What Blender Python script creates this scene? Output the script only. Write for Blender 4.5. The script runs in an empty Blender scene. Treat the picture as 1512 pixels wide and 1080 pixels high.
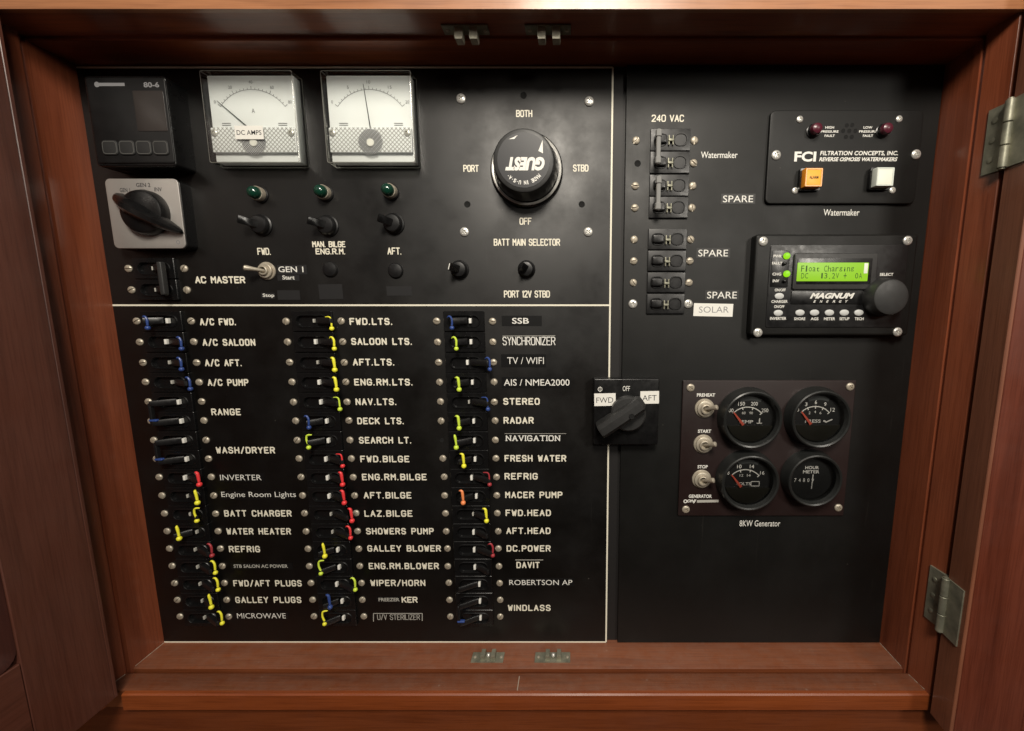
import bpy, math, random
from mathutils import Vector, Matrix
R = math.radians
random.seed(7)
S = bpy.context.scene
C = S.collection
# ------------------------------------------------------------------ camera
F, CX, CY, PITCH, DIST = 600.0, 848.0, 540.0, math.atan(600 / 4360), 0.40
cam = bpy.data.objects.new('camera', bpy.data.cameras.new('camera')); C.objects.link(cam)
cam.data.sensor_width = 36; cam.data.lens = F / 1512 * 36
cam.data.shift_x = -(CX - 756) / 1512
cam.data.clip_start = 0.01; cam.data.clip_end = 50
cam.location = (0, -DIST, 0); cam.rotation_euler = (math.pi / 2 - PITCH, 0, 0)
S.camera = cam
# ------------------------------------------------------------------ world
W = bpy.data.worlds.new("World"); S.world = W; W.use_nodes = True
nt = W.node_tree; nt.nodes.clear()
wo = nt.nodes.new('ShaderNodeOutputWorld'); bg = nt.nodes.new('ShaderNodeBackground')
tc = nt.nodes.new('ShaderNodeTexCoord'); sp = nt.nodes.new('ShaderNodeSeparateXYZ')
mr = nt.nodes.new('ShaderNodeMapRange'); rp = nt.nodes.new('ShaderNodeValToRGB')
nt.links.new(tc.outputs['Generated'], sp.inputs[0]); nt.links.new(sp.outputs['Z'], mr.inputs[0])
mr.inputs[1].default_value = -1; mr.inputs[2].default_value = 1
nt.links.new(mr.outputs[0], rp.inputs[0]); nt.links.new(rp.outputs[0], bg.inputs[0]); nt.links.new(bg.outputs[0], wo.inputs[0])
rp.color_ramp.elements[0].position = 0.46; rp.color_ramp.elements[0].color = (0.030, 0.018, 0.012, 1)
rp.color_ramp.elements[1].position = 0.72; rp.color_ramp.elements[1].color = (0.66, 0.63, 0.58, 1)
bg.inputs[1].default_value = 0.42
# ------------------------------------------------------------------ lamps
def area(name, loc, target, size, power, col):
    l = bpy.data.lights.new(name, 'AREA'); l.energy = power; l.size = size; l.color = col; l.shape = 'DISK'
    o = bpy.data.objects.new(name, l); C.objects.link(o); o.location = loc
    o.rotation_euler = (Vector(target) - Vector(loc)).to_track_quat('-Z', 'Y').to_euler()
area('ceiling_lamp', (0.03, -0.80, 0.63), (0, 0, 0), 0.30, 11.5, (1.0, 0.92, 0.80))
area('side_lamp', (0.95, -1.45, 0.55), (0.1, 0, 0), 0.30, 8, (1.0, 0.93, 0.82))
S.view_settings.view_transform = 'Standard'; S.view_settings.look = 'None'
S.view_settings.exposure = 0; S.view_settings.gamma = 1; S.view_settings.use_curve_mapping = False
S.render.engine = 'CYCLES'; S.render.resolution_x = 1024; S.render.resolution_y = 731

# ------------------------------------------------------------------ point on the plane d metres in front of the panel
ct, st = math.cos(PITCH), math.sin(PITCH)
def at(u, v, d=0.0):
    xr, yr = (u - CX) / F, (CY - v) / F
    dy, dz = yr * st + ct, yr * ct - st
    t = (DIST - d) / dy
    return (t * xr, t * dz)
# ------------------------------------------------------------------ materials
def M(name, col, rough=0.5, metal=0.0, **k):
    m = bpy.data.materials.new(name); m.use_nodes = True
    b = m.node_tree.nodes['Principled BSDF']
    b.inputs['Base Color'].default_value = (*col, 1); b.inputs['Roughness'].default_value = rough
    b.inputs['Metallic'].default_value = metal
    for kk, v in k.items():
        b.inputs[kk.replace('_', ' ')].default_value = v
    return m
def vary(m, scale=40, lo=0.3, hi=0.6, colmix=None, bump=0.0, bscale=400, detail=6):
    """uneven gloss, a little uneven colour and fine grain"""
    t = m.node_tree; b = t.nodes['Principled BSDF']
    c = t.nodes.new('ShaderNodeTexCoord'); n = t.nodes.new('ShaderNodeTexNoise')
    n.inputs['Scale'].default_value = scale; n.inputs['Detail'].default_value = detail; n.inputs['Roughness'].default_value = 0.6
    t.links.new(c.outputs['Object'], n.inputs['Vector'])
    r = t.nodes.new('ShaderNodeMapRange'); r.inputs[1].default_value = 0.3; r.inputs[2].default_value = 0.7
    r.inputs[3].default_value = lo; r.inputs[4].default_value = hi
    t.links.new(n.outputs['Fac'], r.inputs[0]); t.links.new(r.outputs[0], b.inputs['Roughness'])
    if colmix:
        n2 = t.nodes.new('ShaderNodeTexNoise'); n2.inputs['Scale'].default_value = scale * 0.6; n2.inputs['Detail'].default_value = 8
        t.links.new(c.outputs['Object'], n2.inputs['Vector'])
        cr = t.nodes.new('ShaderNodeValToRGB'); cr.color_ramp.elements[0].position = 0.35; cr.color_ramp.elements[1].position = 0.7
        cr.color_ramp.elements[0].color = b.inputs['Base Color'].default_value; cr.color_ramp.elements[1].color = (*colmix, 1)
        t.links.new(n2.outputs['Fac'], cr.inputs[0]); t.links.new(cr.outputs[0], b.inputs['Base Color'])
    if bump:
        n3 = t.nodes.new('ShaderNodeTexNoise'); n3.inputs['Scale'].default_value = bscale
        t.links.new(c.outputs['Object'], n3.inputs['Vector'])
        bp = t.nodes.new('ShaderNodeBump'); bp.inputs['Strength'].default_value = bump; bp.inputs['Distance'].default_value = 0.0005
        t.links.new(n3.outputs['Fac'], bp.inputs['Height']); t.links.new(bp.outputs[0], b.inputs['Normal'])
    return m
def wood(name, axis, dark, light, rough=0.4, dust=0.0):
    m = M(name, light, rough); t = m.node_tree; b = t.nodes['Principled BSDF']
    L = t.links.new
    c = t.nodes.new('ShaderNodeTexCoord'); mp = t.nodes.new('ShaderNodeMapping')
    s = [20, 20, 20]; s[axis] = 1.1; mp.inputs['Scale'].default_value = s
    L(c.outputs['Object'], mp.inputs[0])
    n = t.nodes.new('ShaderNodeTexNoise'); n.inputs['Scale'].default_value = 2.2; n.inputs['Detail'].default_value = 9
    n.inputs['Roughness'].default_value = 0.62; n.inputs['Distortion'].default_value = 0.7; L(mp.outputs[0], n.inputs['Vector'])
    cr = t.nodes.new('ShaderNodeValToRGB'); cr.color_ramp.elements[0].position = 0.22; cr.color_ramp.elements[1].position = 0.78
    cr.color_ramp.elements[0].color = (*dark, 1); cr.color_ramp.elements[1].color = (*light, 1); L(n.outputs['Fac'], cr.inputs[0])
    mp2 = t.nodes.new('ShaderNodeMapping'); s2 = [420, 420, 420]; s2[axis] = 12; mp2.inputs['Scale'].default_value = s2
    L(c.outputs['Object'], mp2.inputs[0])
    f = t.nodes.new('ShaderNodeTexNoise'); f.inputs['Scale'].default_value = 2.0; f.inputs['Detail'].default_value = 4; L(mp2.outputs[0], f.inputs['Vector'])
    fr = t.nodes.new('ShaderNodeValToRGB'); fr.color_ramp.elements[0].position = 0.33; fr.color_ramp.elements[1].position = 0.55
    fr.color_ramp.elements[0].color = (0.74, 0.70, 0.68, 1); fr.color_ramp.elements[1].color = (1, 1, 1, 1); L(f.outputs['Fac'], fr.inputs[0])
    mx = t.nodes.new('ShaderNodeMixRGB'); mx.blend_type = 'MULTIPLY'; mx.inputs[0].default_value = 0.8
    L(cr.outputs[0], mx.inputs[1]); L(fr.outputs[0], mx.inputs[2])
    # darker figure running with the grain
    mp3 = t.nodes.new('ShaderNodeMapping'); s3 = [34, 34, 34]; s3[axis] = 2.2; mp3.inputs['Scale'].default_value = s3; mp3.inputs['Location'].default_value = (3.1, 7.7, 1.9)
    L(c.outputs['Object'], mp3.inputs[0])
    st_ = t.nodes.new('ShaderNodeTexNoise'); st_.inputs['Scale'].default_value = 1.0; st_.inputs['Detail'].default_value = 6; st_.inputs['Distortion'].default_value = 1.4; L(mp3.outputs[0], st_.inputs['Vector'])
    sr_ = t.nodes.new('ShaderNodeValToRGB'); sr_.color_ramp.elements[0].position = 0.52; sr_.color_ramp.elements[1].position = 0.74
    sr_.color_ramp.elements[0].color = (1, 1, 1, 1); sr_.color_ramp.elements[1].color = (0.52, 0.46, 0.42, 1); L(st_.outputs['Fac'], sr_.inputs[0])
    mz = t.nodes.new('ShaderNodeMixRGB'); mz.blend_type = 'MULTIPLY'; mz.inputs[0].default_value = 0.75; L(mx.outputs[0], mz.inputs[1]); L(sr_.outputs[0], mz.inputs[2])
    out = mz.outputs[0]
    # knocks, scuffs
    k = t.nodes.new('ShaderNodeTexNoise'); k.inputs['Scale'].default_value = 9; k.inputs['Detail'].default_value = 7; k.inputs['Roughness'].default_value = 0.7
    L(c.outputs['Object'], k.inputs['Vector'])
    kr = t.nodes.new('ShaderNodeMapRange'); kr.inputs[1].default_value = 0.35; kr.inputs[2].default_value = 0.7
    kr.inputs[3].default_value = rough - 0.1; kr.inputs[4].default_value = rough + 0.2; L(k.outputs['Fac'], kr.inputs[0]); L(kr.outputs[0], b.inputs['Roughness'])
    if dust:
        d1 = t.nodes.new('ShaderNodeTexNoise'); d1.inputs['Scale'].default_value = 70; d1.inputs['Detail'].default_value = 12; d1.inputs['Roughness'].default_value = 0.75
        L(c.outputs['Object'], d1.inputs['Vector'])
        dr = t.nodes.new('ShaderNodeMapRange'); dr.inputs[1].default_value = 0.30; dr.inputs[2].default_value = 0.78; dr.inputs[4].default_value = dust
        L(d1.outputs['Fac'], dr.inputs[0])
        g = t.nodes.new('ShaderNodeNewGeometry'); gs = t.nodes.new('ShaderNodeSeparateXYZ'); L(g.outputs['True Normal'], gs.inputs[0])
        mu = t.nodes.new('ShaderNodeMath'); mu.operation = 'MULTIPLY'; mu.use_clamp = True; L(dr.outputs[0], mu.inputs[0]); L(gs.outputs['Z'], mu.inputs[1])
        dm = t.nodes.new('ShaderNodeMixRGB'); L(mu.outputs[0], dm.inputs[0]); L(out, dm.inputs[1]); dm.inputs[2].default_value = (0.24, 0.18, 0.145, 1)
        v = t.nodes.new('ShaderNodeTexVoronoi'); v.inputs['Scale'].default_value = 70; L(c.outputs['Object'], v.inputs['Vector'])
        vr = t.nodes.new('ShaderNodeMapRange'); vr.inputs[1].default_value = 0.05; vr.inputs[2].default_value = 0.09; vr.inputs[3].default_value = 0.6; vr.inputs[4].default_value = 0
        L(v.outputs['Distance'], vr.inputs[0])
        vm = t.nodes.new('ShaderNodeMath'); vm.operation = 'MULTIPLY'; vm.use_clamp = True; L(vr.outputs[0], vm.inputs[0]); L(gs.outputs['Z'], vm.inputs[1])
        vm2 = t.nodes.new('ShaderNodeMath'); vm2.operation = 'MULTIPLY'; L(vm.outputs[0], vm2.inputs[0]); L(dr.outputs[0], vm2.inputs[1])
        sm = t.nodes.new('ShaderNodeMixRGB'); L(vm2.outputs[0], sm.inputs[0]); L(dm.outputs[0], sm.inputs[1]); sm.inputs[2].default_value = (0.6, 0.52, 0.42, 1)
        out = sm.outputs[0]
    L(out, b.inputs['Base Color'])
    bp = t.nodes.new('ShaderNodeBump'); bp.inputs['Strength'].default_value = 0.12; bp.inputs['Distance'].default_value = 0.0006
    L(f.outputs['Fac'], bp.inputs['Height']); L(bp.outputs[0], b.inputs['Normal'])
    b.inputs['Coat Weight'].default_value = 0.4; b.inputs['Coat Roughness'].default_value = 0.22
    return m
DK, LT = (0.17, 0.036, 0.009), (0.33, 0.080, 0.020)
wood_x = wood('mahogany_across', 0, DK, LT)
wood_sill = wood('mahogany_dusty', 0, (0.145, 0.038, 0.014), (0.26, 0.076, 0.026), 0.42, 0.30)
wood_z = wood('mahogany_upright', 2, (0.165, 0.040, 0.017), (0.29, 0.078, 0.033))
wood_top = wood('mahogany_pale', 0, (0.30, 0.115, 0.045), (0.42, 0.18, 0.075))
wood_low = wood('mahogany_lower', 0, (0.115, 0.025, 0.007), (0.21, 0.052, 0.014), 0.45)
wood_door = wood('mahogany_door', 2, (0.095, 0.020, 0.010), (0.155, 0.037, 0.019), 0.40)
wood_lit_edge = wood('mahogany_lit_edge', 2, (0.16, 0.055, 0.028), (0.27, 0.098, 0.052), 0.5)  # paler copy of the right door's wood, light on its edge painted in
wood_left = wood('left_mahogany_door', 2, (0.080, 0.025, 0.015), (0.122, 0.041, 0.026), 0.46)  # left door only: browner, less red than the right door
wood_leftx = wood('left_mahogany_rail', 0, (0.080, 0.025, 0.015), (0.122, 0.041, 0.026), 0.46)
wood_doorx = wood('mahogany_door_rail', 0, (0.095, 0.020, 0.010), (0.155, 0.037, 0.019), 0.40)
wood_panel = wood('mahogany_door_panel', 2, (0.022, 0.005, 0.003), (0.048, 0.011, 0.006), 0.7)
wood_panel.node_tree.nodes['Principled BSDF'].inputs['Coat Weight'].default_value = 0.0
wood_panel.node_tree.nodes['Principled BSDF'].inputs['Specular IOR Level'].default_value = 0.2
phenolic = vary(M('black_engraved_panel', (0.0022, 0.0020, 0.0019), 0.4), 16, 0.30, 0.56, (0.0045, 0.0036, 0.003), 0.05, 900, 9)
satin = vary(M('black_satin_panel', (0.0042, 0.0044, 0.0042), 0.5), 16, 0.42, 0.60, (0.0068, 0.0066, 0.006), 0.15, 1500, 9)
def specks(m, sc=85, col=(0.06, 0.055, 0.048)):
    t = m.node_tree; b = t.nodes['Principled BSDF']; L = t.links.new; b.inputs['Specular IOR Level'].default_value = 0.42
    c = t.nodes.new('ShaderNodeTexCoord'); v = t.nodes.new('ShaderNodeTexVoronoi'); v.inputs['Scale'].default_value = sc; L(c.outputs['Object'], v.inputs['Vector'])
    sp_ = t.nodes.new('ShaderNodeSeparateColor'); L(v.outputs['Color'], sp_.inputs[0])
    th = t.nodes.new('ShaderNodeMapRange'); th.inputs[1].default_value = 0.72; th.inputs[2].default_value = 1.0; th.inputs[3].default_value = 0; th.inputs[4].default_value = 0.055; L(sp_.outputs[0], th.inputs[0])
    ls = t.nodes.new('ShaderNodeMath'); ls.operation = 'LESS_THAN'; L(v.outputs['Distance'], ls.inputs[0]); L(th.outputs[0], ls.inputs[1])
    mp = t.nodes.new('ShaderNodeMapping'); mp.inputs['Rotation'].default_value = (0, R(38), 0); mp.inputs['Scale'].default_value = (420, 420, 9); L(c.outputs['Object'], mp.inputs[0])
    n = t.nodes.new('ShaderNodeTexNoise'); n.inputs['Scale'].default_value = 1; n.inputs['Detail'].default_value = 2; L(mp.outputs[0], n.inputs['Vector'])
    g = t.nodes.new('ShaderNodeMapRange'); g.inputs[1].default_value = 0.70; g.inputs[2].default_value = 0.80; g.inputs[4].default_value = 0.16; L(n.outputs['Fac'], g.inputs[0])
    mx = t.nodes.new('ShaderNodeMath'); mx.operation = 'MAXIMUM'; L(ls.outputs[0], mx.inputs[0]); L(g.outputs[0], mx.inputs[1])
    mc = t.nodes.new('ShaderNodeMixRGB'); L(mx.outputs[0], mc.inputs[0]); mc.inputs[2].default_value = (*col, 1)
    old = b.inputs['Base Color'].links[0].from_socket; L(old, mc.inputs[1]); L(mc.outputs[0], b.inputs['Base Color'])
specks(phenolic); specks(satin, 70); satin.node_tree.nodes['Principled BSDF'].inputs['Specular IOR Level'].default_value = 0.34
bakelite = vary(M('dark_brown_panel', (0.013, 0.0065, 0.006), 0.45), 20, 0.38, 0.55, (0.017, 0.008, 0.0075))
monface = vary(M('satin_black_face', (0.0028, 0.0028, 0.0031), 0.5), 60, 0.46, 0.6)
backblk = M('backing_black', (0.010, 0.009, 0.009), 0.6)
plastic = vary(M('black_plastic', (0.005, 0.005, 0.0053), 0.3), 120, 0.22, 0.38)
plasticg = vary(M('worn_black_plastic', (0.0075, 0.0075, 0.008), 0.38), 150, 0.28, 0.46)
grey_pl = vary(M('grey_plastic', (0.026, 0.026, 0.026), 0.42), 150, 0.36, 0.5)
rubber = M('matte_black_rubber', (0.016, 0.016, 0.016), 0.65)
ink = M('cream_engraving', (0.80, 0.76, 0.63), 0.6)
inkw = M('white_print', (0.78, 0.77, 0.72), 0.5)
inkdim = M('worn_white_print', (0.42, 0.41, 0.37), 0.55)
sticker = vary(M('white_sticker', (0.80, 0.79, 0.74), 0.45), 60, 0.4, 0.55)
inkb = M('dark_print', (0.03, 0.03, 0.035), 0.6)
inkgrey = M('grey_print', (0.22, 0.22, 0.23), 0.6)
inkfaint = M('faint_grey_print', (0.085, 0.085, 0.08), 0.6)
tape = M('black_label_tape', (0.020, 0.020, 0.021), 0.4)
tape_dark = M('dark_label_tape', (0.0055, 0.0055, 0.0058), 0.36)
nickel = vary(M('dull_nickel_screw', (0.50, 0.455, 0.37), 0.4, 0.4), 300, 0.32, 0.55, (0.38, 0.33, 0.26))
steel = vary(M('bright_steel', (0.72, 0.71, 0.67), 0.3, 0.6), 300, 0.24, 0.42)
brass = vary(M('tarnished_brass', (0.33, 0.32, 0.245), 0.4, 0.5), 160, 0.33, 0.6, (0.19, 0.19, 0.145))
oldmetal = vary(M('aged_nickel', (0.50, 0.48, 0.38), 0.45, 0.3), 300, 0.4, 0.6, (0.36, 0.34, 0.27))
alu = vary(M('brushed_aluminium_plate', (0.48, 0.455, 0.43), 0.42, 0.6), 60, 0.36, 0.5)
darkhole = M('dark_hole', (0.002, 0.002, 0.002), 0.9)
TAG = {'y': M('yellow_tag', (0.88, 0.84, 0.05), 0.4), 'g': M('lime_tag', (0.62, 0.80, 0.07), 0.4), 'r': M('red_tag', (0.80, 0.045, 0.05), 0.4),
       'd': M('dull_red_tag', (0.36, 0.035, 0.045), 0.4), 'b': M('blue_tag', (0.030, 0.065, 0.24), 0.35), 'o': M('orange_tag', (0.90, 0.28, 0.10), 0.4)}
dialw = vary(M('white_dial', (0.86, 0.89, 0.90), 0.6), 30, 0.5, 0.7, (0.80, 0.82, 0.82))
def clear(name, col, a, rough=0.08):
    m = bpy.data.materials.new(name); m.use_nodes = True; t = m.node_tree; t.nodes.clear()
    o = t.nodes.new('ShaderNodeOutputMaterial'); mix = t.nodes.new('ShaderNodeMixShader')
    tr = t.nodes.new('ShaderNodeBsdfTransparent'); tr.inputs[0].default_value = (*col, 1)
    gl = t.nodes.new('ShaderNodeBsdfGlossy'); gl.inputs['Roughness'].default_value = rough
    fr = t.nodes.new('ShaderNodeFresnel'); fr.inputs[0].default_value = 1.45
    ad = t.nodes.new('ShaderNodeMath'); ad.operation = 'ADD'; ad.inputs[1].default_value = a; ad.use_clamp = True
    t.links.new(fr.outputs[0], ad.inputs[0]); t.links.new(ad.outputs[0], mix.inputs[0])
    t.links.new(tr.outputs[0], mix.inputs[1]); t.links.new(gl.outputs[0], mix.inputs[2]); t.links.new(mix.outputs[0], o.inputs[0])
    return m
acrylic = clear('clear_acrylic', (0.93, 0.94, 0.92), 0.05, 0.12)
gaugeglass = clear('gauge_glass', (0.95, 0.95, 0.95), 0.02, 0.05)
acryledge = M('frosted_acrylic_edge', (0.50, 0.50, 0.46), 0.15, 0.0, Transmission_Weight=0.35)
hatchm = vary(M('ribbed_acrylic', (0.86, 0.88, 0.89), 0.2), 200, 0.15, 0.3)
hatchl = M('ribbed_acrylic_groove', (0.36, 0.36, 0.35), 0.3)
lensg = M('green_lens', (0.008, 0.060, 0.036), 0.12, 0.0, Transmission_Weight=0.35, Coat_Weight=0.8)
lensr = M('red_lens', (0.085, 0.012, 0.024), 0.35, 0.0, Coat_Weight=0.15)
orangeb = M('orange_button', (0.85, 0.30, 0.02), 0.3)
orangef = M('orange_button_face', (0.95, 0.42, 0.03), 0.4)
whiteb = M('white_button', (0.62, 0.66, 0.60), 0.3)
whitef = M('white_button_face', (0.80, 0.82, 0.72), 0.4)
def emit(name, col, s):
    m = M(name, (0.02, 0.05, 0.01), 0.4); b = m.node_tree.nodes['Principled BSDF']
    b.inputs['Emission Color'].default_value = (*col, 1); b.inputs['Emission Strength'].default_value = s; return m
lcd = emit('lit_green_display', (0.40, 0.80, 0.012), 0.72)
led = emit('lit_green_led', (0.34, 0.85, 0.01), 0.9)
lcdink = M('display_characters', (0.03, 0.09, 0.01), 0.6)
lcdoff = M('unlit_display', (0.030, 0.025, 0.023), 0.3)
needle_r = M('red_needle', (0.60, 0.10, 0.06), 0.45)
gface = M('black_gauge_face', (0.008, 0.009, 0.009), 0.5)
gapron = vary(M('olive_black_apron', (0.020, 0.020, 0.015), 0.3), 60, 0.25, 0.4)
bezelm = vary(M('black_bezel', (0.016, 0.017, 0.0165), 0.3), 90, 0.24, 0.4)

# ------------------------------------------------------------------ mesh builder; coordinates are (x, z, d): d metres out of the panel
class MB:
    def __init__(s): s.v = []; s.f = []
    def add(s, vs, fs):
        o = len(s.v); s.v += [tuple(p) for p in vs]; s.f += [tuple(i + o for i in f) for f in fs]
    def loft(s, loops, cap0=True, cap1=True):
        n = len(loops[0]); vs = [p for l in loops for p in l]; fs = []
        for k in range(len(loops) - 1):
            for i in range(n):
                j = (i + 1) % n
                fs.append((k * n + i, k * n + j, (k + 1) * n + j, (k + 1) * n + i))
        if cap0: fs.append(tuple(range(n - 1, -1, -1)))
        if cap1: fs.append(tuple(range((len(loops) - 1) * n, len(loops) * n)))
        s.add(vs, fs)
    def rrect(s, cx, cz, w, h, r, d0, d1, bev=0.0006, seg=5, cap0=False):
        ls = [loop(cx, cz, w, h, r, d0, seg)]
        for k in range(4):
            a = k / 3 * math.pi / 2; ins = bev * (1 - math.cos(a))
            ls.append(loop(cx, cz, w - 2 * ins, h - 2 * ins, max(r - ins, 1e-5), d1 - bev + bev * math.sin(a), seg))
        s.loft(ls, cap0, True)
    def quadplate(s, q, d0, d1):                       # q: four (x,z) corners
        s.loft([[(x, z, d0) for x, z in q], [(x, z, d1) for x, z in q]], True, True)
    def box(s, x0, x1, z0, z1, d0, d1):
        s.quadplate([(x0, z0), (x1, z0), (x1, z1), (x0, z1)], d0, d1)
    def lathe(s, cx, cz, prof, n=32, cap0=False, cap1=True, ax=(0, 0)):
        """ax: lean of the axis (dx, dz per unit d)"""
        ls = []
        for r, d in prof:
            ls.append([(cx + ax[0] * d + r * math.cos(2 * math.pi * i / n), cz + ax[1] * d + r * math.sin(2 * math.pi * i / n), d) for i in range(n)])
        s.loft(ls, cap0, cap1)
    def tube(s, pts, rad, n=10, caps=True):
        pts = [Vector(p) for p in pts]; ls = []; up = None
        for i, p in enumerate(pts):
            a = pts[max(i - 1, 0)]; b = pts[min(i + 1, len(pts) - 1)]; t = (b - a).normalized()
            if up is None: up = Vector((0, 0, 1)) if abs(t.z) < 0.9 else Vector((1, 0, 0))
            u = (up - t * up.dot(t)).normalized(); w = t.cross(u); up = u
            r = rad[i] if hasattr(rad, '__len__') else rad
            ls.append([tuple(p + (u * math.cos(2 * math.pi * k / n) + w * math.sin(2 * math.pi * k / n)) * r) for k in range(n)])
        s.loft(ls, caps, caps)
    def ball(s, c, r, n=12, sq=1.0):
        ls = []
        for k in range(1, 8):
            a = -math.pi / 2 + math.pi * k / 8
            ls.append([(c[0] + r * math.cos(a) * math.cos(2 * math.pi * i / n), c[1] + r * math.cos(a) * math.sin(2 * math.pi * i / n), c[2] + sq * r * math.sin(a)) for i in range(n)])
        s.loft(ls)
    def disc(s, cx, cz, r, d, n=24):
        s.add([(cx + r * math.cos(2 * math.pi * i / n), cz + r * math.sin(2 * math.pi * i / n), d) for i in range(n)], [tuple(range(n))])
    def ring(s, cx, cz, r0, r1, d, a0=0, a1=360, n=32):
        vs = []; fs = []
        for i in range(n + 1):
            a = R(a0 + (a1 - a0) * i / n)
            vs += [(cx + r0 * math.cos(a), cz + r0 * math.sin(a), d), (cx + r1 * math.cos(a), cz + r1 * math.sin(a), d)]
        for i in range(n): fs.append((2 * i, 2 * i + 1, 2 * i + 3, 2 * i + 2))
        s.add(vs, fs)
    def line(s, p, q, t, d):
        x, z = q[0] - p[0], q[1] - p[1]; l = math.hypot(x, z) or 1; nx, nz = -z / l * t / 2, x / l * t / 2
        s.add([(p[0] - nx, p[1] - nz, d), (q[0] - nx, q[1] - nz, d), (q[0] + nx, q[1] + nz, d), (p[0] + nx, p[1] + nz, d)], [(0, 1, 2, 3)])
    def mesh(s, name, org, ang=35):
        me = bpy.data.meshes.new(name)
        me.from_pydata([(x - org[0], -d - org[1], z - org[2]) for x, z, d in s.v], [], s.f)
        import bmesh
        bm = bmesh.new(); bm.from_mesh(me); bmesh.ops.recalc_face_normals(bm, faces=bm.faces[:]); 
        for f in bm.faces: f.smooth = True
        bm.to_mesh(me); bm.free()
        me.set_sharp_from_angle(angle=R(ang))
        return me
    def build(s, name, mat, parent, org=None, flat=False):
        if org is None: org = root_org(parent)
        me = s.mesh(name, org)
        if flat:                                       # flat print: make sure it faces out of the panel
            for p in me.polygons:
                if p.normal.y > 0: p.flip()
            me.update()
        me.materials.append(mat)
        o = bpy.data.objects.new(name, me); C.objects.link(o)
        if parent is not None: o.parent = parent
        else: o.location = org
        return o
def root_org(o):
    while o.parent: o = o.parent
    return tuple(o.location)
def loop(cx, cz, w, h, r, d, seg=5):
    r = min(r, w / 2 - 1e-6, h / 2 - 1e-6); out = []
    for qx, qz, a in ((1, 1, 0), (-1, 1, 90), (-1, -1, 180), (1, -1, 270)):
        for k in range(seg + 1):
            t = R(a + 90 * k / seg)
            out.append((cx + qx * (w / 2 - r) + r * math.cos(t), cz + qz * (h / 2 - r) + r * math.sin(t), d))
    return out
def thing(name, label, cat, x, z, d=0.0, group=None):
    o = bpy.data.objects.new(name, None); C.objects.link(o); o.location = (x, -d, z); o.empty_display_size = 0.005
    o['label'] = label; o['category'] = cat
    if group: o['group'] = group
    return o
def inst(name, me, mat, parent, x, z, d=0.0, rot=0.0):
    """another object on shared mesh data at panel point (x, z, d)"""
    o = bpy.data.objects.new(name, me); C.objects.link(o); o.parent = parent
    g = root_org(parent); o.location = (x - g[0], -d - g[1], z - g[2]); o.rotation_euler = (0, rot, 0)
    return o

# ------------------------------------------------------------------ lettering
GL = {
'A': [[(0,0),(2,6),(4,0)],[(.8,2.1),(3.2,2.1)]], 'B': [[(0,0),(0,6),(3,6),(3.9,5.3),(3.9,4),(3,3.2),(0,3.2)],[(3,3.2),(4,2.4),(4,.9),(3,0),(0,0)]],
'C': [[(4,4.8),(3.2,6),(.8,6),(0,5),(0,1),(.8,0),(3.2,0),(4,1.2)]], 'D': [[(0,0),(0,6),(2.9,6),(4,4.8),(4,1.2),(2.9,0),(0,0)]],
'E': [[(3.8,6),(0,6),(0,0),(3.8,0)],[(0,3.1),(3,3.1)]], 'F': [[(3.8,6),(0,6),(0,0)],[(0,3.1),(3,3.1)]],
'G': [[(4,4.8),(3.2,6),(.8,6),(0,5),(0,1),(.8,0),(3.2,0),(4,1),(4,2.8),(2.3,2.8)]], 'H': [[(0,0),(0,6)],[(4,0),(4,6)],[(0,3.1),(4,3.1)]],
'I': [[(0,0),(0,6)]], 'J': [[(3,6),(3,1),(2.2,0),(.8,0),(0,1)]], 'K': [[(0,0),(0,6)],[(4,6),(0,2.4)],[(1.4,3.6),(4,0)]], 'L': [[(0,6),(0,0),(3.6,0)]],
'M': [[(0,0),(0,6),(2,3),(4,6),(4,0)]], 'N': [[(0,0),(0,6),(4,0),(4,6)]], 'O': [[(.8,0),(0,1),(0,5),(.8,6),(3.2,6),(4,5),(4,1),(3.2,0),(.8,0)]],
'P': [[(0,0),(0,6),(3,6),(4,5.2),(4,3.6),(3,2.8),(0,2.8)]], 'Q': [[(.8,0),(0,1),(0,5),(.8,6),(3.2,6),(4,5),(4,1),(3.2,0),(.8,0)],[(2.5,1.5),(4,0)]],
'R': [[(0,0),(0,6),(3,6),(4,5.2),(4,3.8),(3,3),(0,3)],[(2.2,3),(4,0)]],
'S': [[(3.9,4.9),(3.1,6),(.9,6),(.1,5.2),(.1,4),(.9,3.2),(3.1,2.9),(4,2.1),(4,.9),(3.1,0),(.9,0),(0,1.1)]],
'T': [[(0,6),(4,6)],[(2,6),(2,0)]], 'U': [[(0,6),(0,1),(.8,0),(3.2,0),(4,1),(4,6)]], 'V': [[(0,6),(2,0),(4,6)]],
'W': [[(0,6),(1,0),(2,4.4),(3,0),(4,6)]], 'X': [[(0,0),(4,6)],[(0,6),(4,0)]], 'Y': [[(0,6),(2,3),(4,6)],[(2,3),(2,0)]], 'Z': [[(0,6),(4,6),(0,0),(4,0)]],
'0': [[(.8,0),(0,1),(0,5),(.8,6),(3.2,6),(4,5),(4,1),(3.2,0),(.8,0)]], '1': [[(0,5),(1,6),(1,0)]],
'2': [[(0,5),(.8,6),(3.2,6),(4,5),(4,4),(0,0),(4,0)]], '4': [[(3,0),(3,6),(0,1.6),(4,1.6)]],
'.': [[(0,0),(.01,0)]], ',': [[(.3,.1),(0,-.9)]], '/': [[(0,-.4),(3,6.4)]], ' ': [] }
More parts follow.
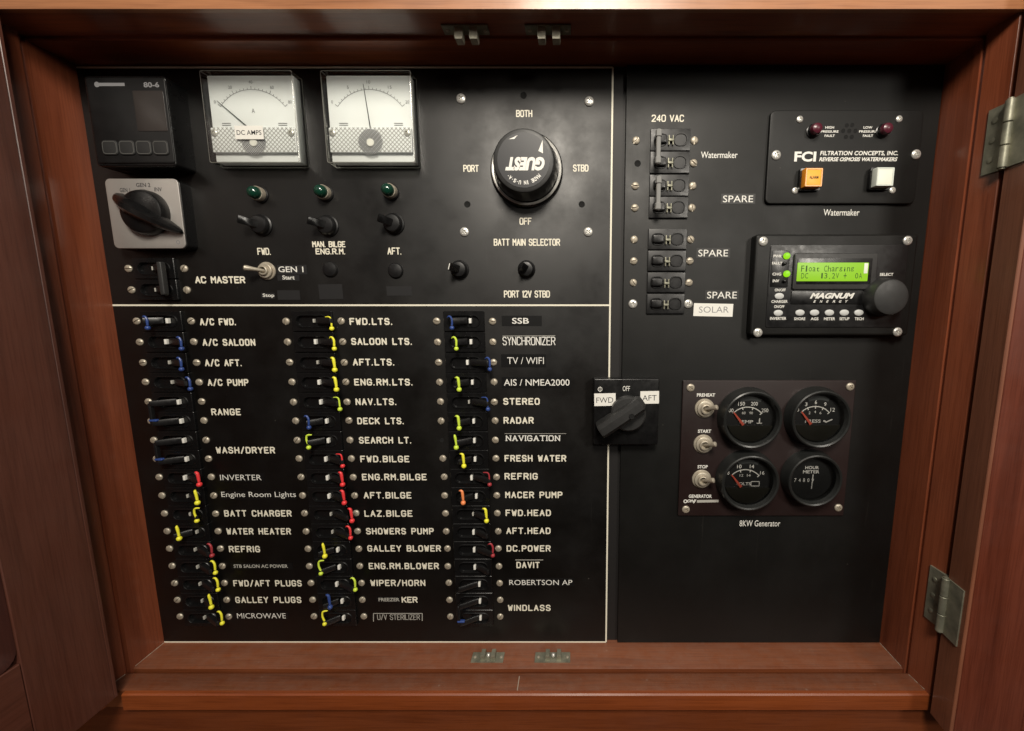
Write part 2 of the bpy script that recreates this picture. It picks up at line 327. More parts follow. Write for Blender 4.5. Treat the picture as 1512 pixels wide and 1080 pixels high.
def stroke(mb, text, cx, cz, w, h, t, d, gap=1.9, serif=False):
    """engraved monoline lettering with round ends, filling w x h"""
    pos = []; x = 0
    for ch in text:
        g = GL[ch]; gw = max((p[0] for l in g for p in l), default=2.2)
        pos.append((x, g)); x += gw + (gap if ch not in '.,' else gap * 1.25)
    tot = x - gap; sx = (w - t) / tot; sz = (h - t) / 6
    X0, Z0 = cx - w / 2 + t / 2, cz - h / 2 + t / 2
    for gx, g in pos:
        k = 0
        for l in g:
            P = [(X0 + (gx + a) * sx, Z0 + b * sz) for a, b in l]
            for i, p in enumerate(P):
                mb.disc(p[0], p[1], t / 2, d + k * 1.5e-6, 10); k += 1
                if i: mb.line(P[i - 1], p, t, d + k * 1.5e-6); k += 1
                if serif and i in (0, len(P) - 1) and l[i][1] in (0, 6):
                    mb.line((p[0] - t * 1.1, p[1]), (p[0] + t * 1.1, p[1]), t * .55, d + k * 1.5e-6); k += 1
def ttf(mb, text, cx, cz, w, h, d, bold=0.0, shear=0.0, rot=0.0, th=0.0, space=1.0):
    """built-in sans lettering filling w x h (h: height of the drawn glyphs)"""
    cu = bpy.data.curves.new('t', 'FONT'); cu.body = text; cu.offset = bold; cu.shear = shear; cu.resolution_u = 3; cu.space_character = space
    ob = bpy.data.objects.new('t', cu); C.objects.link(ob)
    me = bpy.data.meshes.new_from_object(ob)
    vs = [v.co.copy() for v in me.vertices]; fs = [tuple(p.vertices) for p in me.polygons]
    bpy.data.objects.remove(ob); bpy.data.curves.remove(cu); bpy.data.meshes.remove(me)
    if not vs: return
    x0, x1 = min(v.x for v in vs), max(v.x for v in vs); y0, y1 = min(v.y for v in vs), max(v.y for v in vs)
    out = []
    for v in vs:
        a = (v.x - x0) / (x1 - x0) * w - w / 2; b = (v.y - y0) / (y1 - y0 or 1) * h - h / 2
        out.append((cx + a * math.cos(rot) - b * math.sin(rot), cz + a * math.sin(rot) + b * math.cos(rot), d))
    mb.add(out, fs)
def pxrect(u0, u1, v, hpx, d):
    """centre, width and height in metres of a pixel box lying on plane d"""
    a = at(u0, v, d)[0]; b = at(u1, v, d)[0]; zt = at(u0, v - hpx / 2, d)[1]; zb = at(u0, v + hpx / 2, d)[1]
    return (a + b) / 2, (zt + zb) / 2, b - a, zt - zb
def engrave(parent, text, u0, u1, v, hpx=9.5, d=0.0, t=2.1, gap=1.9, serif=False, mat=None, name='engraved_text'):
    cx, cz, w, h = pxrect(u0, u1, v, hpx, d); mb = MB()
    stroke(mb, text, cx, cz, w, h, t * w / (u1 - u0), d + 0.00008, gap, serif)
    return mb.build(name, mat or ink, parent, flat=True)
def printed(parent, text, u0, u1, v, hpx=9, d=0.0, bold=0.0, shear=0.0, mat=None, name='printed_text', eps=0.00008, rot=0.0, space=1.0):
    cx, cz, w, h = pxrect(u0, u1, v, hpx, d); mb = MB()
    ttf(mb, text, cx, cz, w, h, d + eps, bold, shear, rot, space=space)
    return mb.build(name, mat or inkw, parent, flat=True)
def strip(parent, u0, u1, v, hpx, d=0.0, th=0.00025, mat=None, name='label_tape', tilt=0.0):
    cx, cz, w, h = pxrect(u0, u1, v, hpx, d); mb = MB()
    q = [(-w / 2, -h / 2), (w / 2, -h / 2), (w / 2, h / 2), (-w / 2, h / 2)]
    q = [(cx + a * math.cos(tilt) - b * math.sin(tilt), cz + a * math.sin(tilt) + b * math.cos(tilt)) for a, b in q]
    mb.quadplate(q, d, d + th)
    return mb.build(name, mat or tape, parent)
# ------------------------------------------------------------------ screws (shared meshes)
def slotted(Rr, H):
    mb = MB(); s = Rr * 0.15; xs = [-1, -.92, -.75, -.5, -.28]; xs = [x * Rr for x in xs] + [-s]
    cols = [(x, 0) for x in xs] + [(-s, 1), (s, 1)] + [(-x, 0) for x in reversed(xs)]
    m = 10; vs = []; fs = []
    for x, low in cols:
        zz = math.sqrt(max(Rr * Rr - x * x, 1e-12))
        for k in range(m + 1):
            z = -zz + 2 * zz * k / m; r = min(math.hypot(x, z) / Rr, 1)
            hh = H * (0.25 + 0.75 * math.sqrt(max(1 - r * r, 0)))
            vs.append((x, z, H * 0.28 if low else hh))
    for c in range(len(cols) - 1):
        for k in range(m):
            a = c * (m + 1) + k; fs.append((a, a + 1, a + m + 2, a + m + 1))
    mb.add(vs, fs); mb.lathe(0, 0, [(Rr * 1.0, 0), (Rr * 1.0, H * 0.27)], 24, False, False)
    return mb.mesh('screw', (0, 0, 0), 40)
def phillips(Rr, H):
    mb = MB(); n = 48; rad = [0, .1, .16, .24, .4, .52, .56, .7, .85, .96, 1.0]; vs = []; fs = []
    for r in rad:
        for i in range(n):
            a = 2 * math.pi * i / n; x, z = r * math.cos(a), r * math.sin(a)
            hh = H * (0.25 + 0.75 * math.sqrt(max(1 - r * r, 0)))
            if r < .55 and (abs(x) < .13 or abs(z) < .13): hh = H * 0.25
            vs.append((x * Rr, z * Rr, hh))
    for k in range(len(rad) - 1):
        for i in range(n):
            j = (i + 1) % n; fs.append((k * n + i, k * n + j, (k + 1) * n + j, (k + 1) * n + i))
    mb.add(vs, fs); mb.lathe(0, 0, [(Rr, 0), (Rr, H * 0.25)], 24, False, False)
    return mb.mesh('screw', (0, 0, 0), 40)
SLOT = slotted(0.0035, 0.0020); SLOT.materials.append(nickel)
PHIL = phillips(0.0043, 0.0020); PHIL.materials.append(steel)
PHILS = phillips(0.0030, 0.0016); PHILS.materials.append(steel)
PHILN = phillips(0.0040, 0.0019); PHILN.materials.append(nickel)
def screw(parent, u, v, me=SLOT, d=0.0, name='screw', sc=1.0):
    x, z = at(u, v, d + 0.001); o = inst(name, me, None, parent, x, z, d, random.uniform(0, 3.1)); o.scale = (sc, sc, sc); return o

# ================================================================== the cabinet
xL, xR = at(180, 540)[0], at(1345, 540)[0]
zT, zB = at(850, 96)[1], at(850, 949)[1]
d1, d2 = 0.034, 0.060
zF = at(850, 13.5, d2)[1]; zN = at(850, 1050, d2)[1]
cab = thing('wall_cabinet', 'varnished reddish mahogany cabinet frame and open doors around the black switch panels', 'cabinet', (xL + xR) / 2, zB)
def prism_x(poly, x0, x1, name, mat):
    mb = MB(); mb.loft([[(x0, z, d) for d, z in poly], [(x1, z, d) for d, z in poly]]); return mb.build(name, mat, cab)
def prism_z(poly, z0, z1, name, mat):
    mb = MB(); mb.loft([[(x, z0, d) for d, x in poly], [(x, z1, d) for d, x in poly]]); return mb.build(name, mat, cab)
prism_x([(-.02, zT), (d1 - .001, zT), (d1, zT + .001), (d1, zT + .0030), (d1 + .002, zT + .0042), (d2 - .002, zF - .0006), (d2 - .0005, zF + .0008), (d2, zF + .003), (d2, zF + .09), (-.02, zF + .09)],
        xL - .003, xR + .003, 'top_rail', wood_x)
mb = MB(); mb.box(xL - .12, xR + .0046, at(850, 13.5, d2 + .0030)[1], zF + .12, d2 - .001, d2 + .0030)
mb.build('face_rail', wood_top, cab)
prism_x([(-.02, zB), (d1 - .004, zB), (d1 - .0020, zB - .001), (d1 - .0020, zB - .009), (d1 + .003, zB - .009), (d1 + .003, zB - .0012), (d1 + .0045, zB - .0004), (d2 - .004, zB - .0008), (d2 - .004, zN), (-.02, zN)],
        xL - .004, xR + .004, 'sill', wood_sill)
mb = MB(); ls = []
for x in (at(181, 1040, d2)[0], at(1391, 1045, d2)[0]):
    ls.append([(x, zB - .0008, d2 - .0045), (x, zB - .0010, d2 - .0012), (x, zB - .0022, d2), (x, zN + .001, d2), (x, zN, d2 - .001), (x, zN, d2 - .0045)])
mb.loft(ls); mb.build('sill_nosing', wood_x, cab)
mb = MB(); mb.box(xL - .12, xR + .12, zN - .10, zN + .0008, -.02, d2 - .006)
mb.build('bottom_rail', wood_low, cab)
for sx, x0 in ((1, xR), (-1, xL)):
    gv = .0022 if sx > 0 else .0034
    poly = [(-.02, x0), (d1, x0), (d1, x0 + sx * gv), (d1 + .0032, x0 + sx * gv), (d1 + .0032, x0 + sx * .0008), (d1 + .0038, x0 + sx * .0004),
            (d2 - .001, x0 + sx * .0030), (d2 - .0004, x0 + sx * .0040), (d2 - .0004, x0 + sx * .11), (-.02, x0 + sx * .11)]
    prism_z(poly, zN, zF + .1, 'stile', wood_z)
mb = MB(); mb.box(xL - .05, xR + .05, zB - .03, zT + .03, -.012, -.0035); mb.build('backing_board', backblk, cab)

# pale dust packed into the joints of the sill
dustm = M('joint_dust', (0.36, 0.29, 0.23), 0.9)
for xx in (xR, xL):
    sg = 1 if xx > 0 else -1
    for da, db, o_, k in ((.001, d1 - .004, 0, .0005), (d1 + .005, d2 - .005, .0007, .0006)):
        mb = MB(); n_ = 9
        mb.tube([(xx + sg * (o_ + .0022 * (i / (n_ - 1)) * (o_ > 0)) - sg * .0001, zB + .00015 - .0005 * (o_ > 0), da + (db - da) * i / (n_ - 1)) for i in range(n_)], [k * random.uniform(.35, 1.0) for i in range(n_)], 6); mb.build('joint_dust', dustm, cab)
a_ = at(766, 1000, .045)[0]
mb = MB(); mb.box(a_ - .0004, a_ + .0004, zB - .002, zB - .00045, d1 + .005, d2 - .004); mb.build('sill_crack', dustm, cab)

# doors: an inner face with frame and recessed panel, in the door's own coordinates (x along width from the hinge, d out of the inner face)
def door(label, axis_x, axis_d, z0, z1, width, angle, side, stile=0.056, rail=0.088):
    H = z1 - z0; f = 0.024; th = 0.022; s = side; g = root_org(cab)      # inner face lies f out from the hinge axis
    def put(mb, name, mat, parent):
        me = mb.mesh(name, (0, 0, 0)); me.materials.append(mat)
        o = bpy.data.objects.new(name, me); C.objects.link(o); o.parent = parent; return o
    mb = MB(); xs = sorted((s * (stile - .004), s * (width - stile + .004)))
    mb.box(xs[0], xs[1], rail - .004, H - rail + .004, f - 0.016, f - 0.009)
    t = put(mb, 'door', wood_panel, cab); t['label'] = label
    t.location = (axis_x - g[0], -axis_d - g[1], z0 - g[2]); t.rotation_euler = (0, 0, angle)
    ws, wr = (wood_left, wood_leftx) if side < 0 else (wood_door, wood_doorx)
    def bar(x0, x1, zz0, zz1, name, mat, e=0.0):
        mb = MB(); b = 0.0005; xs = sorted((s * x0, s * x1))
        mb.loft([[(xs[0], zz0, f - th), (xs[1], zz0, f - th), (xs[1], zz1, f - th), (xs[0], zz1, f - th)],
                 [(xs[0], zz0, f - b - e), (xs[1], zz0, f - b - e), (xs[1], zz1, f - b - e), (xs[0], zz1, f - b - e)],
                 [(xs[0] + b, zz0 + b, f - e), (xs[1] - b, zz0 + b, f - e), (xs[1] - b, zz1 - b, f - e), (xs[0] + b, zz1 - b, f - e)]])
        put(mb, name, mat, t)
    bar(0, .003, 0, H, 'door_edge', wood_lit_edge if side > 0 else ws, 0.0001); bar(.003, stile, 0, H, 'door_stile', ws); bar(width - stile, width, 0, H, 'door_stile', ws)  # edge strip split off the stile; on the right it carries the painted lit tone
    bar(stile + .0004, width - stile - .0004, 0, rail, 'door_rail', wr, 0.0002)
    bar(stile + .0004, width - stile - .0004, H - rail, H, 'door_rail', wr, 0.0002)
    mb = MB(); w_, h_ = width - 2 * stile, H - 2 * rail; cx = s * width / 2; cz = H / 2
    mb.loft([loop(cx, cz, w_ - .0006, h_ - .0006, .012, f - .0012), loop(cx, cz, w_ - .010, h_ - .010, .010, f - .004), loop(cx, cz, w_ - .016, h_ - .016, .008, f - .0088)], False, False)
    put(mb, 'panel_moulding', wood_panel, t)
zd0, zd1 = zB + 0.0015, zF - .002
axl = xL - .004
# open left door stands square to the frame: local x runs towards the camera
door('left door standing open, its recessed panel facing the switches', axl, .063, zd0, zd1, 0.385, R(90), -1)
door('right door folded back on its two hinges', xR + .001, .0635, zd0 - .016, zF + .02, 0.385, R(-6), 1)

# hinges on the right stile
def hinge(u, v0, v1):
    zt = at(u, v0, .064)[1]; zb = at(u, v1, .064)[1]; x = xR - .0016
    mb = MB(); n = 3
    for k in range(n):
        a = zb + (zt - zb) * k / n + .0003; b = zb + (zt - zb) * (k + 1) / n - .0003
        mb.loft([[(x + r * math.cos(2 * math.pi * i / 16), z, .0655 + r * math.sin(2 * math.pi * i / 16)) for i in range(16)] for r, z in ((.0027, a), (.0031, a + .0004), (.0031, b - .0004), (.0027, b))])
    t = mb.build('hinge', brass, cab)
    mb = MB(); mb.tube([(x, zb - .0012, .0655), (x, zb - .0006, .0655), (x, zt + .0006, .0655), (x, zt + .0012, .0655)], [.0012, .0021, .0021, .0012], 12); mb.build('hinge_pin', brass, t)
    mb = MB(); mb.loft([[(xR + .0003, z, .0470), (xR + .0010, z, .0640), (xR + .0040, z, .064), (xR + .0034, z, .0470)] for z in (zb, zt)]); mb.build('leaf', brass, t)
    ca, sa = math.cos(R(6)), math.sin(R(6)); ax, ad = xR + .001, .0635
    def dl(lx, ld): return (ax + lx * ca - ld * sa, ad + ld * ca + lx * sa)
    pts = [dl(-.0012, .002), dl(-.0012, .0195), dl(.0006, .0195), dl(.0006, .002)]
    mb = MB(); mb.loft([[(p[0], z, p[1]) for p in pts] for z in (zb, zt)]); mb.build('leaf', brass, t)
    for k in (.2, .5, .8):
        z = zb + (zt - zb) * k; mb = MB()
        mb.loft([[(xx, z + r * math.cos(2 * math.pi * i / 14), .053 + r * math.sin(2 * math.pi * i / 14)) for i in range(14)] for r, xx in ((.0024, xR + .0010), (.0022, xR + .0000), (.0012, xR - .0003))])
        mb.build('hinge_screw', brass, t)
hinge(1484, 148, 250)
hinge(1393, 852, 930)

# catches
def catch(u0, u1, top, lab):
    if top:
        d = .040; z = zT + .0045; x0, x1 = at(u0, 62, d)[0], at(u1, 62, d)[0]; sg = -1
    else:
        d = .020; z = zB; x0, x1 = at(u0, 972, d)[0], at(u1, 972, d)[0]; sg = 1
    mb = MB(); mb.box(x0, x1, *sorted((z + sg * .0001, z + sg * .0012)), d - .006, d + .006); t = mb.build('catch', brass, cab)
    w = x1 - x0
    for c in (.36, .68):
        mb = MB(); cx = x0 + w * c; hh = .0085 if top else .006; b = .0028 * (1.15 if top else .8)
        ls = []
        for k, (q, dd) in enumerate(((0, 0), (.45, 0), (.75, .0006), (1, .0002))):
            zz = z + sg * (.001 + hh * q); bb = b * (1 - .12 * (k == 3))
            ls.append([(cx - bb, zz, d - .004), (cx + bb, zz, d - .004), (cx + bb, zz, d + .004 + dd), (cx - bb, zz, d + .004 + dd)])
        mb.loft(ls); mb.build('prong', oldmetal if top else brass, t)
    if not top:
        mb = MB(); mb.ball((x0 + w * .52, z + .0035, d), .0022); mb.build('roller', steel, t)
    for c in (.1, .92):
        mb = MB(); r = .0016; cx = x0 + w * c
        mb.loft([[(cx + rr * math.cos(2 * math.pi * i / 12), zz, d + rr * math.sin(2 * math.pi * i / 12)) for i in range(12)] for rr, zz in ((r, z + sg * .0012), (r * .9, z + sg * .0018), (r * .4, z + sg * .0021))])
        mb.build('plate_screw', nickel, t)
catch(655, 722, True, 'metal spring catch under the top rail, above the second white meter')
catch(776, 843, True, 'metal spring catch under the top rail, above the big selector knob')
catch(697, 744, False, 'tarnished roller catch on the dusty sill, the one further left')
catch(790, 842, False, 'tarnished roller catch on the dusty sill, nearer the white border corner')

# ================================================================== the two panels
x0, x1 = at(174, 525)[0], at(901.5, 525)[0]
z0, z1 = at(560, 949.5)[1], at(560, 98)[1]
pan = thing('breaker_panel', 'glossy black engraved breaker panel edged with a cream line', 'panel', (x0 + x1) / 2, z0)
mb = MB(); mb.rrect((x0 + x1) / 2, (z0 + z1) / 2, x1 - x0, z1 - z0, .0006, -.0032, 0, .0004); mb.build('panel_sheet', phenolic, pan)
def band(parent, pts, t, d, name, mat):
    mb = MB()
    for k in range(len(pts) - 1): mb.line(pts[k], pts[k + 1], t, d + k * 2e-6)
    return mb.build(name, mat, parent, flat=True)
e = .0011; bt = .0016
q = [(x0 + e, z1 - e), (x1 - e, z1 - e), (x1 - e, z0 + e), (x0 + e, z0 + e), (x0 + e, z1 - e + bt / 2)]
band(pan, q, bt, .0001, 'border_line', ink)
zl = at(560, 451)[1]; band(pan, [(x0 + e, zl), (x1 - e, zl)], bt, .00012, 'divider_line', ink)
rx0, rx1 = at(918.5, 525)[0], xR - .0004
rz0, rz1 = zB + .0006, at(1100, 97)[1]
rpan = thing('accessory_panel', 'matt black plain panel on the right carrying watermaker and generator controls', 'panel', (rx0 + rx1) / 2, rz0)
mb = MB(); mb.rrect((rx0 + rx1) / 2, (rz0 + rz1) / 2, rx1 - rx0, rz1 - rz0, .0006, -.0032, .0008, .0004); mb.build('panel_sheet', satin, rpan)
RD = .0008
def hole(parent, u, v, r=.0026, d=0.0):
    x, z = at(u, v, d); mb = MB(); mb.lathe(x, z, [(r * 1.15, d), (r, d + .0002), (r * .9, d + .00005)], 20, False, True); return mb.build('screw_hole', darkhole, parent)
for u, v in ((773, 141), (690, 302), (859, 302)): hole(pan, u, v)
hole(pan, 652.4, 650.5, .002)
hole(rpan, 941.5, 241.6, .0026, RD)

# legends of the upper part (narrow engraved letters)
for tx, u0, u1, v in (('BOTH', 762, 786, 168), ('PORT', 684, 707, 249), ('STBD', 846, 869, 248.5), ('OFF', 767, 785, 327), ('BATT MAIN SELECTOR', 729, 827, 358),
                      ('PORT 12V STBD', 744, 812, 434.5), ('FWD.', 380, 400, 371.5), ('MAN. BILGE', 461, 510, 361), ('ENG.R.M.', 466, 510, 371.5), ('AFT.', 572, 593, 371)):
    engrave(pan, tx, u0, u1, v, 9.0 if tx in ('MAN. BILGE', 'ENG.R.M.') else 10.5, gap=1.8, t=1.6)
engrave(pan, 'AC MASTER', 288, 362, 413.5, 10.5)
tp = strip(pan, 410, 453, 398.5, 14); printed(tp, 'GEN 1', 411, 448, 398, 8.5, .00025, 0.01, name='lettering')
tp = strip(pan, 410, 442, 410.5, 8.5); printed(tp, 'Start', 417, 435, 410, 6, .00025, 0.015, name='lettering')
tp = strip(pan, 386, 406, 437, 8.5); printed(tp, 'Stop', 388, 405, 437, 6.5, .00025, 0.015, name='lettering')
strip(pan, 410, 443, 436, 14); strip(pan, 471, 506, 431, 22, tilt=.02); strip(pan, 571, 608, 430, 14)

# ---------------- breaker rows
ROWS = [474.5, 505.2, 535.5, 564.5, 593.5, 621.5, 650, 677.3, 704.6, 731.6, 758.2, 784.4, 810.3, 835.8, 860.8, 885.6, 910.2]
COL = [((200.3, 264.7), (280.2, 338.2)), ((420.8, 463.9), (502, 537.5)), ((643.8, 665.4), (726.5, 738.9))]
rowz = [at(560, v)[1] for v in ROWS]
colx = []
for (a, b), (c, d) in COL:
    colx.append((sum(at(a + (b - a) * k, 474.5 + 435.7 * k, .001)[0] for k in (0, .5, 1)) / 3, sum(at(c + (d - c) * k, 474.5 + 435.7 * k, .001)[0] for k in (0, .5, 1)) / 3))
PITCHZ = (rowz[0] - rowz[16]) / 16
print('pitch', PITCHZ, 'spacing', [b - a for a, b in colx])
def body_mesh(w, h, fl=.0030):
    mb = MB(); seg = 6
    iw, ih = w * .74, h * .52
    mb.loft([loop(0, 0, w, h, .0008, 0, seg), loop(0, 0, w, h, .0008, fl - .0004, seg), loop(0, 0, w - .0008, h - .0008, .0006, fl, seg),
             loop(0, 0, iw + .0030, ih + .0030, ih / 2 + .0015, fl, seg), loop(0, 0, iw + .0020, ih + .0020, ih / 2 + .001, fl + .0007, seg), loop(0, 0, iw + .0008, ih + .0008, ih / 2 + .0004, fl + .0007, seg),
             loop(0, 0, iw, ih, ih / 2, fl, seg), loop(0, 0, iw * .97, ih * .94, ih * .47, .0006, seg)], False, True)
    return mb.mesh('breaker_body', (0, 0, 0), 30)
BW, BH = (colx[0][1] - colx[0][0]) * .74, PITCHZ * .985
BODY = body_mesh(BW, BH); BODY.materials.append(plastic)
def handle_mesh(sg, reach=.0165, base=0.0, tip=.0105, hh=.0062):
    mb = MB(); ls = []
    for q, d, w, t in ((0, .0008, hh, .0042), (.25, .0034, hh, .0038), (.7, tip * .78, hh * .92, .0030), (.95, tip, hh * .84, .0024), (1, tip + .0002, hh * .66, .0014)):
        x = base + sg * reach * q; nx, nd = -sg * .5, .86   # section across the handle
        sec = []
        for a, b in ((-.5, -.35), (-.35, -.5), (.35, -.5), (.5, -.35), (.5, .35), (.35, .5), (-.35, .5), (-.5, .35)):
            sec.append((x + nx * b * t, a * w, d + nd * b * t + .001))
        ls.append(sec)
    mb.loft(ls); return mb.mesh('handle', (0, 0, 0), 30)
HL, HR = handle_mesh(-1, .0175, .0035), handle_mesh(1, .0135, .0050); HL.materials.append(plasticg); HR.materials.append(plasticg)
mb = MB(); mb.rrect(0, 0, .0023, .0049, .0004, .001, .0040, .0003); MARK = mb.mesh('indicator_mark', (0, 0, 0)); MARK.materials.append(inkw)
mb = MB(); mb.rrect(0, 0, .0016, .0036, .0003, .001, .0034, .0003); MARKS = mb.mesh('indicator_mark', (0, 0, 0)); MARKS.materials.append(inkdim)
CEN = [(a + b) / 2 for a, b in colx]
def tag_mesh(parent, u, v, col, kind, sg):
    """bent coloured clip on the tip of the handle: thin arm, bend, drop ending in a bead"""
    D = .0115; zc = lambda dv: at(u, v + dv, D)[1]; xc = lambda du: at(u + du, v, D)[0]
    mb = MB()
    if kind == 'thin':  pts, rr = [(-9, -6), (-4, -6.5), (-1.5, -5.5), (-.3, -2.5), (0, 2), (.2, 7)], [.00045, .00055, .0006, .0007, .00075, .0008]
    elif kind == 'hook': pts, rr = [(-6, -5), (-3.5, -7), (-1, -6.5), (1, -3), (1.3, 1), (1, 6)], [.0004, .0007, .0009, .0010, .0010, .0009]
    elif kind == 'thick': pts, rr = [(-5, -6), (-2.5, -6.8), (-.6, -5.5), (0, -2), (.3, 2), (.6, 7)], [.0006, .0010, .0013, .0014, .0013, .0011]
    elif kind == 'pin': pts, rr = [(-1.6, -7), (-.8, -6), (-.2, -3), (.2, 0), (.5, 3), (.8, 7)], [.0006, .0011, .0013, .0012, .0011, .0011]
    elif kind == 'cee': pts, rr = [(5, -7), (1.5, -7.5), (-1.5, -6), (-2.4, -2), (-2, 2), (0, 7)], [.0005, .0008, .0009, .0009, .0009, .0009]
    P = [(xc(a), zc(b), D - .001 * (i == 0)) for i, (a, b) in enumerate(pts)]
    F_ = []; RR = []
    for i in range(len(P) - 1):
        p0, p1, p2, p3 = (Vector(P[max(i - 1, 0)]), Vector(P[i]), Vector(P[i + 1]), Vector(P[min(i + 2, len(P) - 1)]))
        for k in range(4):
            t = k / 4
            F_.append(tuple(0.5 * ((2 * p1) + (p2 - p0) * t + (2 * p0 - 5 * p1 + 4 * p2 - p3) * t * t + (3 * p1 - p0 - 3 * p2 + p3) * t ** 3))); RR.append(rr[i] + (rr[i + 1] - rr[i]) * t)
    F_.append(P[-1]); RR.append(rr[-1])
    RR = [r_ * 1.05 for r_ in RR]; mb.tube(F_, RR, 10)
    mb.ball((xc(pts[-1][0]), zc(pts[-1][1] + 4), D + .0001), .0025 if kind in ('thick', 'pin') else .0022, 14)
    return mb.build('colour_clip', TAG[col], parent)
CN = {'y': 'yellow', 'g': 'lime', 'r': 'red', 'd': 'dull red', 'b': 'blue', 'o': 'orange'}
GR = 'circuit breakers in rows on the black panel'
def breaker(col, rows, legend, sg, clip=None, place=''):
    """rows: one or two row numbers; clip: (colour, kind, pixel column)"""
    zs = [rowz[r] for r in rows]; cx = CEN[col]
    side = 'left' if sg < 0 else 'right'
    pole = 'double circuit breaker' if len(rows) == 2 else 'circuit breaker'
    lab = '%s %s, handle thrown %s%s' % (pole, legend, side, (' with %s clip' % CN[clip[0]]) if clip else ' and no coloured clip')
    t = thing('circuit_breaker', lab, 'circuit breaker', cx, sum(zs) / len(zs), 0, GR)
    for r, z in zip(rows, zs):
        inst('body', BODY, None, t, cx, z)
        h_ = inst('handle', HL if sg < 0 else HR, None, t, cx, z + .0006)
        if clip and len(clip) > 2:
            tgt = abs(at(clip[2] + sg * 1.5, ROWS[r], .0115)[0] - cx); h_.scale = (min(max(tgt / (.0140 if sg < 0 else .0185), .62), 1.35), 1, 1)
        small = (sg > 0) and random.random() < .4 or (col == 0 and r > 9)
        o = inst('indicator_mark', MARKS if small else MARK, None, t, cx + (.0062 if sg < 0 else .0020), z + .0004)
        for s in (0, 1):
            if legend.startswith('marked NAVIGATION') and s == 0: continue
            inst('screw', SLOT, None, t, colx[col][s] + random.uniform(-.0003, .0003), z + random.uniform(-.0003, .0003), 0, random.uniform(0, 3.14))
    if len(rows) == 2:
        mb = MB(); xx = cx + sg * .0145
        mb.rrect(xx, sum(zs) / 2, .0030, PITCHZ + .002, .0012, .0085, .0122, .0008, cap0=True); mb.build('tie_bar', plasticg, t)
        if clip:
            mb = MB(); mb.rrect(xx + .0022, zs[1] + .0034, .0078, .0020, .0008, .0100, .0128, .0006, cap0=True); mb.build('colour_clip', TAG[clip[0]], t)
    elif clip:
        tag_mesh(t, clip[2], ROWS[rows[0]], clip[0], clip[1], sg)
    return t
c1 = [((0,), 'marked A/C FWD.', -1, ('b', 'hook', 216)), ((1,), 'marked A/C SALOON', 1, ('b', 'hook', 266)), ((2,), 'marked A/C AFT.', 1, ('b', 'hook', 266)), ((3,), 'marked A/C PUMP', 1, ('b', 'hook', 279)),
      ((4, 5), 'marked RANGE', -1, ('b',)), ((6, 7), 'marked WASH/DRYER', -1, ('b',)), ((8,), 'marked INVERTER', 1, ('r', 'thick', 292.5)), ((9,), 'marked Engine Room Lights', 1, ('y', 'pin', 289.5)),
      ((10,), 'marked BATT CHARGER', 1, ('y', 'cee', 289.5)), ((11,), 'marked WATER HEATER', -1, ('y', 'pin', 262.5)), ((12,), 'marked REFRIG below WATER HEATER', 1, ('d', 'hook', 311)),
      ((13,), 'beside the small worn SALON AC POWER tape', 1, ('y', 'hook', 316)), ((14,), 'marked FWD/AFT PLUGS', 1, ('y', 'hook', 320)), ((15,), 'marked GALLEY PLUGS', 1, ('y', 'pin', 310)), ((16,), 'marked MICROWAVE', 1, ('y', 'hook', 326))]
c2 = [((0,), 'marked FWD.LTS.', 1, ('y', 'thin', 489)), ((1,), 'marked SALOON LTS.', 1, ('y', 'hook', 492)), ((2,), 'marked AFT.LTS.', 1, ('y', 'thick', 493)), ((3,), 'marked ENG.RM.LTS.', 1, ('y', 'thick', 495.5)), ((4,), 'marked NAV.LTS.', 1, ('g', 'thin', 501)),
      ((5,), 'marked DECK LTS.', -1, ('b', 'hook', 454.5)), ((6,), 'marked SEARCH LT.', -1, ('g', 'cee', 455)), ((7,), 'marked FWD.BILGE', 1, ('r', 'thin', 505)), ((8,), 'marked ENG.RM.BILGE', 1, ('r', 'thick', 504.5)), ((9,), 'marked AFT.BILGE', 1, ('r', 'thick', 507)),
      ((10,), 'marked LAZ.BILGE', 1, ('r', 'thick', 518.5)), ((11,), 'marked SHOWERS PUMP', 1, ('r', 'hook', 516)), ((12,), 'marked GALLEY BLOWER', -1, ('y', 'pin', 478)), ((13,), 'marked ENG.RM.BLOWER', -1, ('g', 'cee', 473)), ((14,), 'marked WIPER/HORN', 1, ('g', 'hook', 523)),
      ((15,), 'beside the FREEZER label stuck over KER', -1, ('b', 'thick', 486)), ((16,), 'marked U/V STERILIZER', -1, ('y', 'cee', 478.5))]
c3 = [((0,), 'marked SSB', -1, ('b', 'hook', 666)), ((1,), 'marked SYNCHRONIZER', -1, ('g', 'hook', 672.5)), ((2,), 'marked TV / WIFI', 1, ('b', 'hook', 722)), ((3,), 'marked AIS / NMEA2000', -1, ('g', 'thick', 677)), ((4,), 'marked STEREO', 1, ('b', 'thin', 720)),
      ((5,), 'marked RADAR', -1, ('g', 'thick', 677)), ((6,), 'marked NAVIGATION, its left screw missing', -1, ('g', 'pin', 672.5)), ((7,), 'marked FRESH WATER', -1, ('y', 'thick', 684)), ((8,), 'marked REFRIG below FRESH WATER', 1, ('d', 'thin', 722.5)), ((9,), 'marked MACER PUMP', -1, ('o', 'thick', 683)),
      ((10,), 'marked FWD.HEAD', 1, ('y', 'thick', 717.5)), ((11,), 'marked AFT.HEAD', 1, None), ((12,), 'marked DC.POWER', 1, ('d', 'hook', 726.5)), ((13,), 'marked DAVIT', 1, None), ((14,), 'between DAVIT and WINDLASS', -1, None), ((15, 16), 'marked WINDLASS', -1, ('b',))]
for col, lst in enumerate((c1, c2, c3)):
    for rows, leg, sg, clip in lst: breaker(col, rows, leg, sg, clip)
